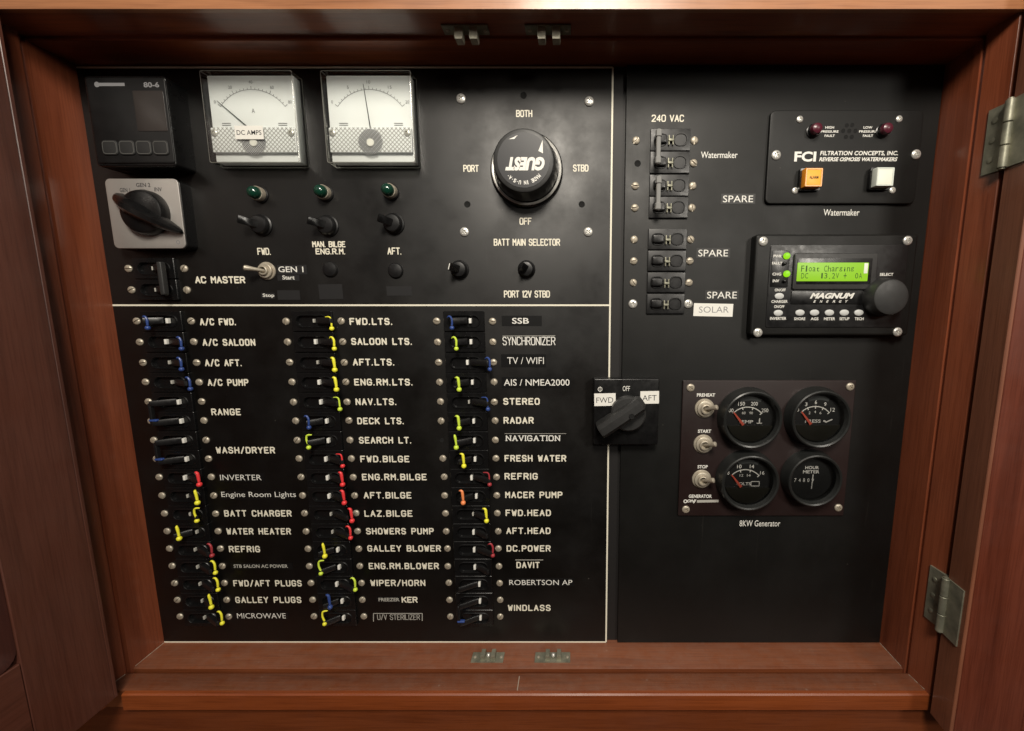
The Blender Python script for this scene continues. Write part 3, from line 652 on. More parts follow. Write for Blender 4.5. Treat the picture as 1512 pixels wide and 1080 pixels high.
# legends
E1 = [('A/C FWD.', 295, 349, 475.5), ('A/C SALOON', 299, 377, 505.8), ('A/C AFT.', 302.5, 357.5, 536), ('A/C PUMP', 306.5, 367, 565), ('RANGE', 312, 355.5, 608.5), ('WASH/DRYER', 319, 406, 665), ('BATT CHARGER', 331, 430.5, 758.3),
      ('WATER HEATER', 334.5, 429.5, 784.8), ('REFRIG', 338, 384, 811), ('FWD/AFT PLUGS', 344.5, 445.5, 861.5), ('GALLEY PLUGS', 347.5, 445, 886),
      ('FWD.LTS.', 516, 580, 475), ('SALOON LTS.', 518.5, 609, 504.5), ('AFT.LTS.', 521, 583, 535), ('ENG.RM.LTS.', 523, 610, 564.5), ('NAV.LTS.', 525, 586, 593.5), ('DECK LTS.', 527.5, 597, 621.8), ('SEARCH LT.', 530, 608, 650.3),
      ('FWD.BILGE', 532, 604.5, 678), ('ENG.RM.BILGE', 534.5, 630, 704.6), ('AFT.BILGE', 537, 607.5, 731.6), ('LAZ.BILGE', 538, 609, 758.5), ('SHOWERS PUMP', 540.5, 640.5, 784.6), ('GALLEY BLOWER', 542.5, 651, 810), ('ENG.RM.BLOWER', 544.5, 648, 836),
      ('WIPER/HORN', 547, 628, 861), ('STEREO', 743, 797, 593), ('RADAR', 743.5, 788, 621), ('FRESH WATER', 745, 836, 677), ('REFRIG', 745, 794, 703.5), ('MACER PUMP', 746, 830.5, 731), ('FWD.HEAD', 746.5, 813.5, 757.5), ('AFT.HEAD', 747.5, 813, 784),
      ('DC.POWER', 748, 813, 810), ('DAVIT', 762.5, 797, 834.5), ('WINDLASS', 750, 813, 897.8)]
for tx, a, b, v in E1: engrave(pan, tx, a, b, v, 10.4 - (v - 474) / 436 * 1.3, t=2.1 - (v - 474) / 436 * .3, gap=2.6)
engrave(pan, 'KER', 593, 616.5, 885.8, 8.8, t=1.9)
engrave(pan, 'SYNCHRONIZER', 742, 820, 503.8, 12.5, t=1.25, gap=1.5, mat=inkw)
engrave(pan, 'NAVIGATION', 747, 827, 647.3, 8.6, t=1.5, gap=2.1, serif=True, mat=inkw)
def taped(tx, u0, u1, v, h, tu0, tu1, th, mat=inkw, bold=0.0, space=1.0):
    tp = strip(pan, tu0, tu1, v, th, mat=tape_dark); printed(tp, tx, u0, u1, v, h, .00025, bold, mat=mat, name='lettering', space=space)
taped('INVERTER', 325, 386, 705.3, 8, 322, 390, 12, bold=-.004)
taped('Engine Room Lights', 327, 437, 731.5, 10, 324, 438, 13, bold=-.002)
taped('STB SALON AC POWER', 345, 425, 836.2, 5, 341, 432, 9, inkdim, .02)
taped('MICROWAVE', 350, 422, 909.5, 7.6, 347, 426, 11, bold=-.004)
taped('FREEZER', 559, 590, 885.6, 5, 556, 591, 8, inkdim, .02)
taped('SSB', 756, 781, 474, 8.6, 741, 800, 15, bold=.012)
taped('TV / WIFI', 749, 803, 532.8, 10, 740, 806, 19, bold=-.004)
taped('AIS / NMEA2000', 744, 841, 565, 9.5, 741, 843, 16, bold=.004)
taped('ROBERTSON AP', 752, 845, 860.3, 7.6, 750, 848, 11, bold=-.002)
engrave(pan, 'U/V STERILIZER', 557, 620, 911.5, 8, t=.9, gap=1.6, mat=inkdim)
def pl(pts, t, name, mat, parent=pan): band(parent, [at(u, v) for u, v in pts], t, .0001, name, mat)
pl([(551.5, 918), (551.5, 906), (623.5, 906), (623.5, 917)], .0008, 'label_outline', inkdim)
pl([(761, 827), (802, 827)], .0008, 'label_outline', inkdim)
pl([(742, 496.5), (820, 496)], .0005, 'label_outline', inkdim)
pl([(745, 640.5), (836, 640.5)], .0004, 'label_outline', inkdim)

# ---------------- battery monitor (black square instrument, top left)
def px_box(mb, u0, u1, v0, v1, d0, d1, r=.001, bev=.0006):
    cx, cz, w, h = (lambda a, b, c_, d_: ((a + b) / 2, (c_ + d_) / 2, b - a, c_ - d_))(at(u0, (v0 + v1) / 2, d1)[0], at(u1, (v0 + v1) / 2, d1)[0], at(u0, v0, d1)[1], at(u0, v1, d1)[1])
    mb.rrect(cx, cz, w, h, r, d0, d1, bev); return cx, cz, w, h
cx, cz = at(192, 180, .016)
t = thing('battery_monitor', 'square black monitor with unlit screen and four buttons, top left corner', 'monitor', cx, cz)
mb = MB(); px_box(mb, 133, 252, 112, 246, 0, .0195, .003, .0012); mb.build('housing', plastic, t)
mb = MB(); px_box(mb, 135.5, 250, 115, 241, .0195, .0205, .002, .0005); mb.build('front_plate', monface, t)
mb = MB(); px_box(mb, 199, 244, 134, 194, 0.0205, .0208, .001, .0002); mb.build('screen', lcdoff, t)
for k in range(4):
    u = 161.5 + 25 * k
    mb = MB(); px_box(mb, u - 11.5, u + 11.5, 207, 229, .0205, .0215, .0028, .0006); b_ = mb.build('push_button', rubber, t)
    a = at(u, 218, .0216); w = at(u + 10.5, 218, .0216)[0] - at(u - 10.5, 218, .0216)[0]; h = at(u, 208.5, .0216)[1] - at(u, 227.5, .0216)[1]
    mb = MB(); l0 = loop(a[0], a[1], w, h, .0026, .0216); l1 = loop(a[0], a[1], w - .0011, h - .0011, .0021, .0216); mb.loft([l0, l1], False, False); mb.build('button_outline', inkfaint, b_, flat=True)
mb = MB(); a = at(143, 125, .0207); mb.disc(a[0], a[1], .0022, .0207); b2 = at(165, 125, .0207); mb.line((a[0], a[1]), (at(184, 125, .0207)[0], a[1]), .0026, .02072); mb.build('maker_emblem', inkgrey, t, flat=True)
printed(t, '80-6', 212, 235, 125.5, 8, .0205, .03, mat=inkgrey, name='model_lettering')

# ---------------- the two white panel meters
def panel_meter(u0, u1, v0, v1, lab, needle, nums, title):
    D = .0135
    a0 = at(u0, (v0 + v1) / 2, D); a1 = at(u1, (v0 + v1) / 2, D); b0 = at((u0 + u1) / 2, v0, D); b1 = at((u0 + u1) / 2, v1, D)
    cx, cz, w, h = (a0[0] + a1[0]) / 2, (b0[1] + b1[1]) / 2, a1[0] - a0[0], b0[1] - b1[1]
    t = thing('panel_meter', lab, 'meter', cx, cz, 0, 'white faced meters')
    iw, ih = w - .0050, h - .0044
    # clear moulded case with frosted edges round the white dial block
    mb = MB()
    mb.loft([loop(cx, cz, w + .0004, h + .0004, .002, 0), loop(cx, cz, w, h, .002, D - .0012), loop(cx, cz, w - .0010, h - .0010, .002, D - .0003), loop(cx, cz, w - .0022, h - .0022, .0015, D),
             loop(cx, cz, w - .0044, h - .0044, .001, D)], False, True)
    mb.build('cover', acrylic, t)
    mb = MB()
    for s_ in (0, 1):
        mb.loft([loop(cx, cz, w + .0002 - .0009 * s_, h + .0002 - .0009 * s_, .0018, .0003 + (D - .0006) * s_), loop(cx, cz, w - .0012 - .0009 * s_, h - .0012 - .0009 * s_, .0012, .0004 + (D - .0006) * s_)], False, False)
    mb.build('case_edge', acryledge, t)
    mb = MB(); mb.rrect(cx, cz, iw, ih, .0008, .0, .0085, .0003); dial = mb.build('dial', dialw, t)
    dz = .0087
    # dial print
    pc = (cx, cz - ih * .16); mb = MB()
    ra = ih * .50
    mb.ring(pc[0], pc[1], ra, ra + .0004, dz, 38, 142, 40)
    for k in range(21):
        a = R(38 + 104 * k / 20); L = .0030 if k % 5 == 0 else .0016
        mb.line((pc[0] + ra * math.cos(a), pc[1] + ra * math.sin(a)), (pc[0] + (ra + L) * math.cos(a), pc[1] + (ra + L) * math.sin(a)), .00045, dz + 1e-5 * (k + 1))
    for k, n in enumerate(nums):
        a = R(142 - 104 * k / (len(nums) - 1)); rr = ra + .0062
        ttf(mb, n, pc[0] + rr * math.cos(a), pc[1] + rr * math.sin(a), .0016 * len(n), .0026, dz + .0001)
    if title: ttf(mb, title, cx, cz + ih * .10, .003, .0038, dz + .0001)
    for s in (-1, 1):
        for k in range(2): mb.line((cx + s * iw * .33 - .004, cz - ih * .045 - k * .0016), (cx + s * iw * .33 + .004, cz - ih * .045 - k * .0016), .0006, dz + .0001)
    mb.build('scale', inkgrey, dial, flat=True)
    a = R(needle); mb = MB()
    mb.tube([(pc[0], pc[1], .0098), (pc[0] + ra * 1.12 * math.cos(a), pc[1] + ra * 1.12 * math.sin(a), .0098)], [.0005, .00022], 6); mb.build('needle', inkb, dial)
    # ribbed lower cover with hatch grooves
    zb_, zt_ = cz - ih / 2 + .0075, cz - ih * .11
    mb = MB(); mb.rrect(cx, (zb_ + zt_) / 2, iw - .001, zt_ - zb_, .0008, .0088, .0118, .0005, cap0=True); rib = mb.build('ribbed_cover', hatchm, t)
    mb = MB(); k = 0; pitch = .0038; x0_, x1_ = cx - iw / 2 + .001, cx + iw / 2 - .001; hh = zt_ - zb_
    xx = x0_ - hh
    while xx < x1_:
        for sgn in (1, -1):
            p = (xx, zb_ if sgn > 0 else zt_); q_ = (xx + hh, zt_ if sgn > 0 else zb_)
            if p[0] < x0_: f = (x0_ - p[0]) / hh; p = (x0_, p[1] + (q_[1] - p[1]) * f)
            if q_[0] > x1_:
                f = (x1_ - p[0]) / (q_[0] - p[0]); q_ = (x1_, p[1] + (q_[1] - p[1]) * f)
            mb.line(p, q_, .00062, .01188 + k * 1e-6); k += 1
        xx += pitch
    mb.build('ribbing', hatchl, rib, flat=True)
    mb = MB(); k = 0
    mb2 = MB()
    for i in range(-7, 8):
        for sgn in (1, -1):
            o_ = i * .0014; l_ = math.sqrt(max(.0108 ** 2 - o_ * o_, 0)); 
            c0 = (cx + o_ * .7071 - sgn * 0, zb_ + hh * .42 + sgn * o_ * .7071); dx = .7071 * l_
            mb2.line((c0[0] - dx, c0[1] + sgn * dx), (c0[0] + dx, c0[1] - sgn * dx), .0006, .01208 + k * 1e-6); k += 1
    mb2.build('dark_ribs', inkgrey, rib, flat=True)  # darker crossed ribs in a disc round the zero adjuster
    mb = MB(); mb.lathe(cx, zb_ + hh * .38, [(.0034, .0118), (.0034, .0126), (.0030, .0130), (.0010, .0130)], 24); mb.build('zero_adjuster', sticker, t)
    for s in (-1, 1):
        o = inst('screw', PHILS, None, t, cx + s * (iw / 2 - .004), zt_ - .0045, .0119, .5)
    return t, cx, cz, iw, ih
tm, *_ = panel_meter(301, 437, 103, 241, 'white faced meter with a DC AMPS sticker and needle at far left', 139, ['0', '20', '40', '60', '80'], 'A')
stk = strip(tm, 347, 389, 196, 20, .0136, .0003, sticker, 'sticker'); printed(stk, 'DC AMPS', 349.5, 386, 196, 7, .0139, .006, mat=inkb, name='lettering')
panel_meter(477, 610, 103, 241, 'white faced meter without a sticker, its needle nearly upright', 96, ['0', '5', '10', '15', '20'], '')

# ---------------- rotary source selector on aluminium plate
D = .012
cx, cz = at(216, 316, D)
t = thing('rotary_selector', 'black bar knob on square silver plate below the black monitor', 'rotary switch', cx, cz)
mb = MB(); px_box(mb, 164, 271, 266, 368, 0, D - .001, .004, .0005); mb.build('plate_base', plastic, t)
mb = MB(); px_box(mb, 161.5, 268, 264, 367, D - .001, D, .0045, .0004); plt = mb.build('plate', alu, t)
printed(plt, 'GEN 1', 177, 192, 281, 6, D, .01, mat=inkb, name='lettering'); printed(plt, 'GEN 2', 201, 222, 273.5, 6, D, .01, mat=inkb, name='lettering'); printed(plt, 'INV', 228, 239, 280, 6, D, .01, mat=inkb, name='lettering')
mb = MB(); a = at(263, 358, D); mb.ring(a[0], a[1], .0012, .0018, D + .0001); mb.build('emblem', inkgrey, plt, flat=True)
kx, kz = at(213, 314, D + .004)
mb = MB(); mb.lathe(kx, kz, [(.0200, D), (.0200, D + .004), (.0185, D + .0075), (.0165, D + .0085), (.001, D + .0087)], 40); kn = mb.build('knob', plastic, t)
p0 = Vector((*at(168, 290, D + .004), D + .004)); p1 = Vector((*at(266, 343, D + .004), D + .004)); ax = (p1 - p0).normalized(); nn = Vector((-ax.y, ax.x, 0))
mb = MB(); ls = []
for q_, wd, hi in ((0, .0040, .0035), (.06, .0055, .0065), (.3, .0072, .0125), (.5, .0075, .0135), (.75, .0060, .0115), (.94, .0032, .0065), (1, .0012, .0035)):
    c = p0 + (p1 - p0) * q_; b0 = D + .0035 if .15 < q_ < .85 else D + .0015; 
    ls.append([(c.x + nn.x * wd * s, c.y + nn.y * wd * s, dd) for s, dd in ((-1, b0), (-.85, b0 + hi * .6), (-.3, b0 + hi), (.3, b0 + hi), (.85, b0 + hi * .6), (1, b0))])
mb.loft(ls); mb.build('bar_handle', plastic, t)

# ---------------- green lamps, boots, plugs
def jewel(u, v, lab):
    cx, cz = at(u + 3, v + 3)
    t = thing('indicator_lamp', lab, 'indicator lamp', cx, cz, 0, 'green indicator lamps')
    mb = MB(); mb.lathe(cx, cz, [(.0076, 0), (.0076, .0014), (.0070, .0020), (.0062, .0020)], 32, False, False); mb.build('bezel', steel if False else plasticg, t)
    mb = MB(); mb.lathe(cx, cz, [(.0064, .0014), (.0064, .0060), (.0062, .0066), (.0057, .0066), (.0057, .003)], 32, False, False); mb.build('collar', nickel, t)
    mb = MB(); mb.lathe(cx, cz, [(.0057, .003), (.0056, .0085), (.0050, .0108), (.0036, .0124), (.0016, .0132), (.0003, .0134)], 12, False, True); me = mb.build('lens', lensg, t)
jewel(382, 285, 'green jewel lamp above the switch marked FWD.')
jewel(478, 283, 'green jewel lamp above the switch marked MAN. BILGE')
jewel(575, 281, 'green jewel lamp above the switch marked AFT.')
def boot(u, v, ang, ln, lab, r=.0092, white=False):
    cx, cz = at(u, v)
    t = thing('paddle_switch', lab, 'switch', cx, cz, 0, 'black paddle switches')
    mb = MB(); mb.lathe(cx, cz, [(r * 1.1, 0), (r * 1.08, .0012), (r * .96, .002), (r * .92, .0048), (r * .80, .0062), (r * .5, .0068)], 6 * 5); mb.build('collar', plasticg, t)
    dx, dz = math.cos(R(ang)), math.sin(R(ang)); mb = MB(); ls = []
    for q_, d, w, h in ((0, .004, .0070, .0060), (.4, .0080, .0070, .0056), (.8, .0120, .0074, .0050), (.97, .0138, .0072, .0044), (1, .0141, .0058, .0032)):
        x, z = cx + dx * ln * q_, cz + dz * ln * q_
        ls.append([(x - dz * a * w - dx * b * h * .6, z + dx * a * w - dz * b * h * .6, d + b * h * .8) for a, b in ((-.5, -.4), (-.4, -.5), (.4, -.5), (.5, -.4), (.5, .4), (.4, .5), (-.4, .5), (-.5, .4))])
    mb.loft(ls); pd = mb.build('paddle', plastic, t)
    if white:
        x, z = cx + dx * ln, cz + dz * ln
        mb = MB(); mb.line((x - dz * .0028, z + dx * .0028), (x + dz * .0028, z - dx * .0028), .0007, .0150); mb.build('white_tip', inkw, pd, flat=True)
boot(387, 333, 165, .012, 'black paddle switch above the FWD. legend')
boot(485, 334, 165, .011, 'black paddle switch above the MAN. BILGE legend')
boot(582, 331, 160, .009, 'black paddle switch above the AFT. legend')
boot(679, 398.5, 165, .006, 'small black paddle switch left of the one above PORT 12V STBD', .0082, True)
boot(777.5, 398, 150, .004, 'small black paddle switch above PORT 12V STBD', .0078)
for u, v, w in ((488, 398, 'below the MAN. BILGE legend'), (584.5, 400, 'below the AFT. legend')):
    cx, cz = at(u, v); t = thing('blanking_plug', 'round black blanking plug ' + w, 'plug', cx, cz, 0, 'round blanking plugs')
    mb = MB(); mb.lathe(cx, cz, [(.0074, 0), (.0074, .0008), (.0064, .0022), (.004, .0028), (.0006, .0030)], 28); mb.build('cap', plasticg, t)
def toggle(u, v, dxp, dzp, lab, r=.0085, d=0.0, grp=None, ln=.013):
    cx, cz = at(u, v, d + .003)
    t = thing('toggle_switch', lab, 'toggle switch', cx, cz, d, grp)
    mb = MB(); mb.lathe(cx, cz, [(r, d), (r, d + .0008), (r * .94, d + .0014), (r * .80, d + .0015), (r * .80, d + .0036), (r * .74, d + .0040), (r * .52, d + .0040), (r * .50, d + .0062), (r * .40, d + .0066), (r * .34, d + .003)], 28); mb.build('mounting_nut', nickel, t)
    mb = MB(); k = ln; p = [(cx, cz, d + .003)] + [(cx + dxp * k * q_, cz + dzp * k * q_, d + .005 + .009 * q_) for q_ in (.3, .6, .85, .95, 1)]
    mb.tube(p, [.0013, .0016, .0021, .0026, .0024, .0012], 14); mb.build('lever', nickel, t)
toggle(391, 400, -.9, .15, 'bat handled steel toggle switch beside the GEN 1 tape')

# ---------------- battery selector
D = .026
fx, fz = at(773, 237, D)
t = thing('battery_selector', 'big round black rotary knob between BOTH, PORT, STBD and OFF', 'rotary switch', fx, fz)
mb = MB(); mb.lathe(fx, fz, [(.0335, 0), (.0335, .0030), (.0325, .0042), (.028, .0044)], 64, False, True); mb.build('base_flange', plastic, t)
mb = MB(); mb.lathe(fx, fz, [(.0322, .0043), (.0322, .0052), (.0314, .0056), (.0300, .0052)], 64, False, False); mb.build('rim', steel, t)
mb = MB(); ls = []
n = 96
for r, d in ((.0292, .005), (.0292, .009), (.0280, .013), (.0268, D - .0022), (.0260, D - .0006), (.0247, D)):
    ls.append([(fx + (r * (1 - .012 * (i % 4 < 2) * (d < D - .003))) * math.cos(2 * math.pi * i / n), fz + (r * (1 - .012 * (i % 4 < 2) * (d < D - .003))) * math.sin(2 * math.pi * i / n), d) for i in range(n)])
mb.loft(ls, False, True); kn = mb.build('knob', grey_pl, t)
mb = MB(); mb.disc(fx, fz,   .0228, D + .0003, 48); mb.lathe(fx, fz, [(  .0228, D), (  .0228, D + .0003)], 48, False, False); lb = mb.build('knob_label', M('blue_black_label', (0.006, 0.0065, 0.010), .4), kn)
mb = MB()
w = at(803, 236, D)[0] - at(747, 236, D)[0]
ttf(mb, 'GUEST', fx + .0012, fz - .0030, w * 1.04, .0112, D + .0005, .06, .25, math.pi)
for i, ch in enumerate('MADE IN U.S.A.'):
    if ch == ' ': continue
    a = R(-42 - 96 * (1 - i / 13)) ; a = R(-90 + 46 - 92 * i / 13); rr = .0186
    ttf(mb, ch, fx + rr * math.cos(a), fz + rr * math.sin(a), .0008 if ch in '.I' else .0021, .0008 if ch == '.' else .0034, D + .0006, .04, 0, a + math.pi / 2 + math.pi)
mb.add([(fx + .0130, fz + .0075, D + .0005), (fx + .0170, fz + .0055, D + .0005), (fx + .0168, fz + .0185 - .002, D + .0005)], [(0, 1, 2)])
mb.add([(fx - .0125, fz + .0170, D + .0005), (fx - .0075, fz + .0172, D + .0005), (fx - .0045, fz + .0205, D + .0005), (fx - .0085, fz + .0185, D + .0005)], [(0, 1, 2, 3)])
mb.build('knob_lettering', inkw, kn, flat=True)
for u, v in ((680.5, 145.5), (870, 149.5), (685.5, 342.5), (868.5, 342.5)): screw(t, u, v, PHIL)

# ---------------- AC master breaker
us = ((188.5, 272), (195, 275.5)); 
z_a, z_b = at(230, 397)[1], at(230, 428.5)[1]; xl, xr = at(191, 413, .001)[0], at(273, 412, .001)[0]; cx = (xl + xr) / 2
t = thing('circuit_breaker', 'double circuit breaker beside the AC MASTER legend, black tie bar at right', 'circuit breaker', cx, (z_a + z_b) / 2)
for z in (z_a, z_b):
    inst('body', BODY, None, t, cx, z); inst('handle', HR, None, t, cx - .004, z + .0006); inst('indicator_mark', MARKS, None, t, cx - .001, z)
    for x in (xl, xr): inst('screw', SLOT, None, t, x, z, 0, random.uniform(0, 3.1))
mb = MB(); mb.rrect(cx + .0148, (z_a + z_b) / 2, .0046, PITCHZ * 1.55, .0018, .0085, .0130, .0012, cap0=True); mb.build('tie_bar', grey_pl, t)

# ================================================================== right hand panel
def body2_mesh(w, h, fl=.0022):
    """flat breaker front with two D-shaped pockets either side of a metal pivot"""
    mb = MB(); mb.rrect(0, 0, w, h, .0008, 0, fl, .0005)
    iw, ih = w * .34, h * .60
    for s in (-1, 1):
        cx = s * w * .25
        mb.loft([loop(cx, 0, iw, ih, ih * .4, fl + .00005), loop(cx, 0, iw - .0005, ih - .0005, ih * .4, fl + .0009), loop(cx, 0, iw - .0015, ih - .0015, ih * .38, fl + .0009), loop(cx, 0, iw - .0022, ih - .0022, ih * .36, fl + .0001)], False, True)
    return mb.mesh('breaker_body', (0, 0, 0), 30)
xl2, xr2 = at(937, 330, .002)[0], at(1021, 330, .002)[0]
CX2 = (at(957, 330)[0] + at(1014, 330)[0]) / 2; BW2 = at(1014, 330)[0] - at(957, 330)[0]
RP = at(985, 208)[1] - at(985, 241)[1]
BODY2 = body2_mesh(BW2, RP * .98); BODY2.materials.append(plasticg)
mb = MB(); mb.rrect(0, 0, .0052, .0024, .0006, .002, .0052, .0005); mb.rrect(-.0018, 0, .0012, .0085, .0004, .002, .0046, .0003); mb.rrect(.0018, 0, .0012, .0085, .0004, .002, .00461, .0003)
PIV = mb.mesh('pivot', (0, 0, 0)); PIV.materials.append(brass)
mb = MB(); mb.rrect(0, 0, BW2 * .30, RP * .40, .002, .002, .0050, .001); RK = mb.mesh('rocker', (0, 0, 0)); RK.materials.append(plastic)
def breaker2(vs, lab, bar, miss=False, ph=False):
    zs = [at(985, v, RD)[1] for v in vs]
    t = thing('circuit_breaker', lab, 'circuit breaker', CX2, sum(zs) / len(zs), RD, 'circuit breakers below 240 VAC')
    for k, z in enumerate(zs):
        inst('body', BODY2, None, t, CX2, z, RD); inst('pivot', PIV, None, t, CX2, z - .001, RD); inst('rocker', RK, None, t, CX2 - BW2 * .25, z, RD)
        for s, x in ((0, xl2), (1, xr2)):
            if miss and k == 1 and s == 0: continue
            o = inst('screw', PHIL if ph else SLOT, None, t, x, z, RD, random.uniform(0, 3.1))
    if bar:
        x = at(972, (vs[0] + vs[-1]) / 2, .0125)[0]; zz = sum(zs) / 2; hl = RP * .76
        mb = MB(); mb.tube([(x, zz - hl, .0125), (x, zz - hl * .93, .0125), (x, zz - hl * .6, .0125), (x, zz - hl * .55, .0125), (x, zz + hl * .55, .0125), (x, zz + hl * .6, .0125), (x, zz + hl * .93, .0125), (x, zz + hl, .0125)],
                            [.0018, .0029, .0029, .0022, .0022, .0029, .0029, .0018], 8); mb.build('tie_bar', steel if False else M('dark_chrome', (.36, .36, .35), .22, .3), t)
        for z in zs:
            mb = MB(); mb.tube([(x, z, .002), (x, z, .0125)], .0022, 10); mb.build('handle', plastic, t)
breaker2((208, 241.3), 'double circuit breaker with chrome tie bar beside the Watermaker legend, top of column', True, True)
breaker2((274.9, 307.3), 'double circuit breaker with chrome tie bar, left of the highest SPARE legend', True)
breaker2((354,), 'single circuit breaker directly below the two double ones with chrome tie bars', False)
breaker2((385.8,), 'single circuit breaker with slotted screws, just below the middle SPARE legend', False)
breaker2((417.6,), 'single circuit breaker left of the lowest SPARE legend above SOLAR', False)
breaker2((449,), 'single circuit breaker with cross head screws beside the white SOLAR sticker', False, False, True)
engrave(rpan, '240 VAC', 962, 1010, 175, 10.5, RD, t=1.5, gap=1.7)
engr = printed(rpan, 'Watermaker', 1035, 1089, 229, 9.5, RD, .004)
for a, b, v in ((1067.5, 1112, 294), (1031, 1075, 374), (1044, 1088, 436)):
    tp = strip(rpan, a - 3, b + 3, v, 15, RD, .0002, M('satin_tape', (.021, .021, .021), .5)) ; printed(tp, 'SPARE', a, b, v, 10, RD + .0002, 0, name='lettering')
stk = strip(rpan, 1024, 1082, 458, 19, RD, .0004, sticker, 'sticker', tilt=-.02); printed(stk, 'SOLAR', 1032, 1076, 457.5, 9, RD + .0004, -.006, mat=inkgrey, name='lettering')
printed(rpan, 'Watermaker', 1216, 1269, 314, 9.5, RD, .004)
printed(rpan, '8KW Generator', 1092, 1152, 773, 9, RD, .002)

# ---------------- watermaker control plate
D = .0042
cx, cz = at(1245, 232, D)
t = thing('watermaker_control', 'black rounded plate with orange button, white button and two red lamps', 'control panel', cx, cz, RD)
mb = MB(); px_box(mb, 1134, 1358, 163, 301, RD, D, .005, .0008); plt = mb.build('plate', satin, t)
printed(plt, 'FCI', 1173, 1205, 231.5, 15, D, .035, name='lettering'); printed(plt, 'FILTRATION CONCEPTS, INC.', 1211, 1326, 227, 7.6, D, .025, .12, name='lettering', space=1.05)
printed(plt, 'REVERSE OSMOSIS WATERMAKERS', 1209.5, 1325, 235.5, 6, D, .03, .25, name='lettering')
for c, top in ((1225, 'HIGH'), (1281.5, 'LOW')):
    printed(plt, top, c - 6.5, c + 6.5, 188.5, 3.6, D, .02, name='lettering'); printed(plt, 'PRESSURE', c - 13, c + 13, 194.5, 3.4, D, .02, name='lettering'); printed(plt, 'FAULT', c - 7.5, c + 7.5, 200.8, 3.6, D, .02, name='lettering')
for du, dv in ((-3.7, -8), (4.5, -8.5), (-9, 0), (0, 0), (9, 0), (-5, 9), (3.5, 9)):
    x, z = at(1254 + du, 193.5 + dv, D); mb = MB(); mb.lathe(x, z, [(.0019, D + .0001), (.0016, D + .00015), (.0015, D + .00005)], 16); mb.build('sounder_hole', darkhole, plt)
for u, v in ((1206, 190), (1310, 190)):
    x, z = at(u, v, D + .006)
    mb = MB(); mb.lathe(x, z, [(.0062, D), (.0062, D + .0008), (.0054, D + .0012), (.0051, D + .004)], 28); lp = mb.build('lamp_holder', plastic, t)
    mb = MB(); mb.lathe(x, z, [(.0050, D + .002), (.0050, D + .0055), (.0042, D + .0076), (.0025, D + .0086), (.0004, D + .0090)], 24); mb.build('lamp_lens', lensr, lp)
def cap_button(u, v, m1, m2, w, h, txt, name):
    d0, dd = D, D + .010
    mb = MB(); a = at(u, v, dd); mb.loft([loop(a[0], a[1], w * 1.18, h * 1.15, .001, d0), loop(a[0], a[1], w * 1.18, h * 1.15, .001, d0 + .004)], False, True); bz = mb.build('button_bezel', plastic, t)
    mb = MB(); mb.loft([loop(a[0], a[1], w, h, .0008, d0 + .003), loop(a[0], a[1], w, h, .0008, dd - .0012), loop(a[0], a[1], w * .94, h * .94, .0006, dd), loop(a[0], a[1], w * .80, h * .80, .0005, dd), loop(a[0], a[1], w * .78, h * .78, .0005, dd - .0004)], False, False); b = mb.build(name, m1, t)
    mb = MB(); mb.rrect(a[0], a[1], w * .78, h * .78, .0004, dd - .001, dd - .0002, .0001); mb.build('cap_face', m2, b)
    if txt:
        mb = MB(); ttf(mb, txt, a[0], a[1], w * .5, h * .14, dd + .0001, .01); mb.build('lettering', inkb, b, flat=True)
cap_button(1202, 262, orangeb, orangef, .0160, .0165, 'ALARM', 'orange_button')
cap_button(1307.5, 261, whiteb, whitef, .0160, .0165, '', 'white_button')
for u, v in ((1181.5, 176), (1328.5, 175.5), (1174.5, 281.5), (1318.5, 281)): screw(t, u, v, PHILS, D)
for u, v in ((1146.5, 229), (1353.5, 228)): screw(t, u, v, PHIL, D)

# ---------------- inverter remote
D = .011
cx, cz = at(1232, 423, D)
t = thing('inverter_remote', 'dark grey remote with lit green text display and round select knob', 'remote control', cx, cz, RD)
mb = MB(); px_box(mb, 1112, 1349, 346, 496, RD, D, .003, .0022); mb.build('housing', satin, t)
mb = MB(); px_box(mb, 1134, 1336, 361.5, 484, D, D + .0006, .002, .0004); fp = mb.build('face_plate', plasticg, t)
D2 = D + .0006
mb = MB(); px_box(mb, 1172, 1295, 374, 428, D2, D2 + .0020, .002, .0008); fr = mb.build('display_frame', grey_pl, t)
mb = MB(); px_box(mb, 1177, 1287, 381.5, 420, D2 + .0020, D2 + .0022, .0008, .0001); mb.build('display_surround', plastic, fr)
mb = MB(); px_box(mb, 1177, 1282, 388, 415.5, D2 + .0022, D2 + .0024, .0006, .0001); sc = mb.build('display', lcd, t)
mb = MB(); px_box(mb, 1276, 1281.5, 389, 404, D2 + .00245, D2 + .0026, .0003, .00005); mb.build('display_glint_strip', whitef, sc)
def dots(text, u0, u1, v, h, d, parent):
    pw = (u1 - u0) / len(text)
    mb = MB()
    for i, ch in enumerate(text):
        if ch == ' ': continue
        cx, cz, w, hh = pxrect(u0 + i * pw, u0 + (i + .78) * pw, v, h * (.7 if ch in 'atrnigo' else 1), d)
        if ch in 'il1': w *= .5
        if ch == '.': w *= .3; hh *= .2; cz -= h * .0003
        ttf(mb, ch, cx, cz - (.0006 if ch in 'atrnigo' else 0), w, hh, d + .0001, .0)
    mb.build('display_text', lcdink, parent, flat=True)
dots('Float Charging', 1183, 1262, 397, 9, D2 + .0024, sc); dots('DC   13.2V +  0A', 1183, 1274, 407.5, 8, D2 + .0024, sc)
mb = MB(); px_box(mb, 1168, 1282, 430, 449.5, D2, D2 + .0006, .001, .0003); lg = mb.build('maker_plate', plastic, t)
printed(lg, 'MAGNUM', 1196, 1262, 437, 8.5, D2 + .0006, .05, .35, name='lettering')
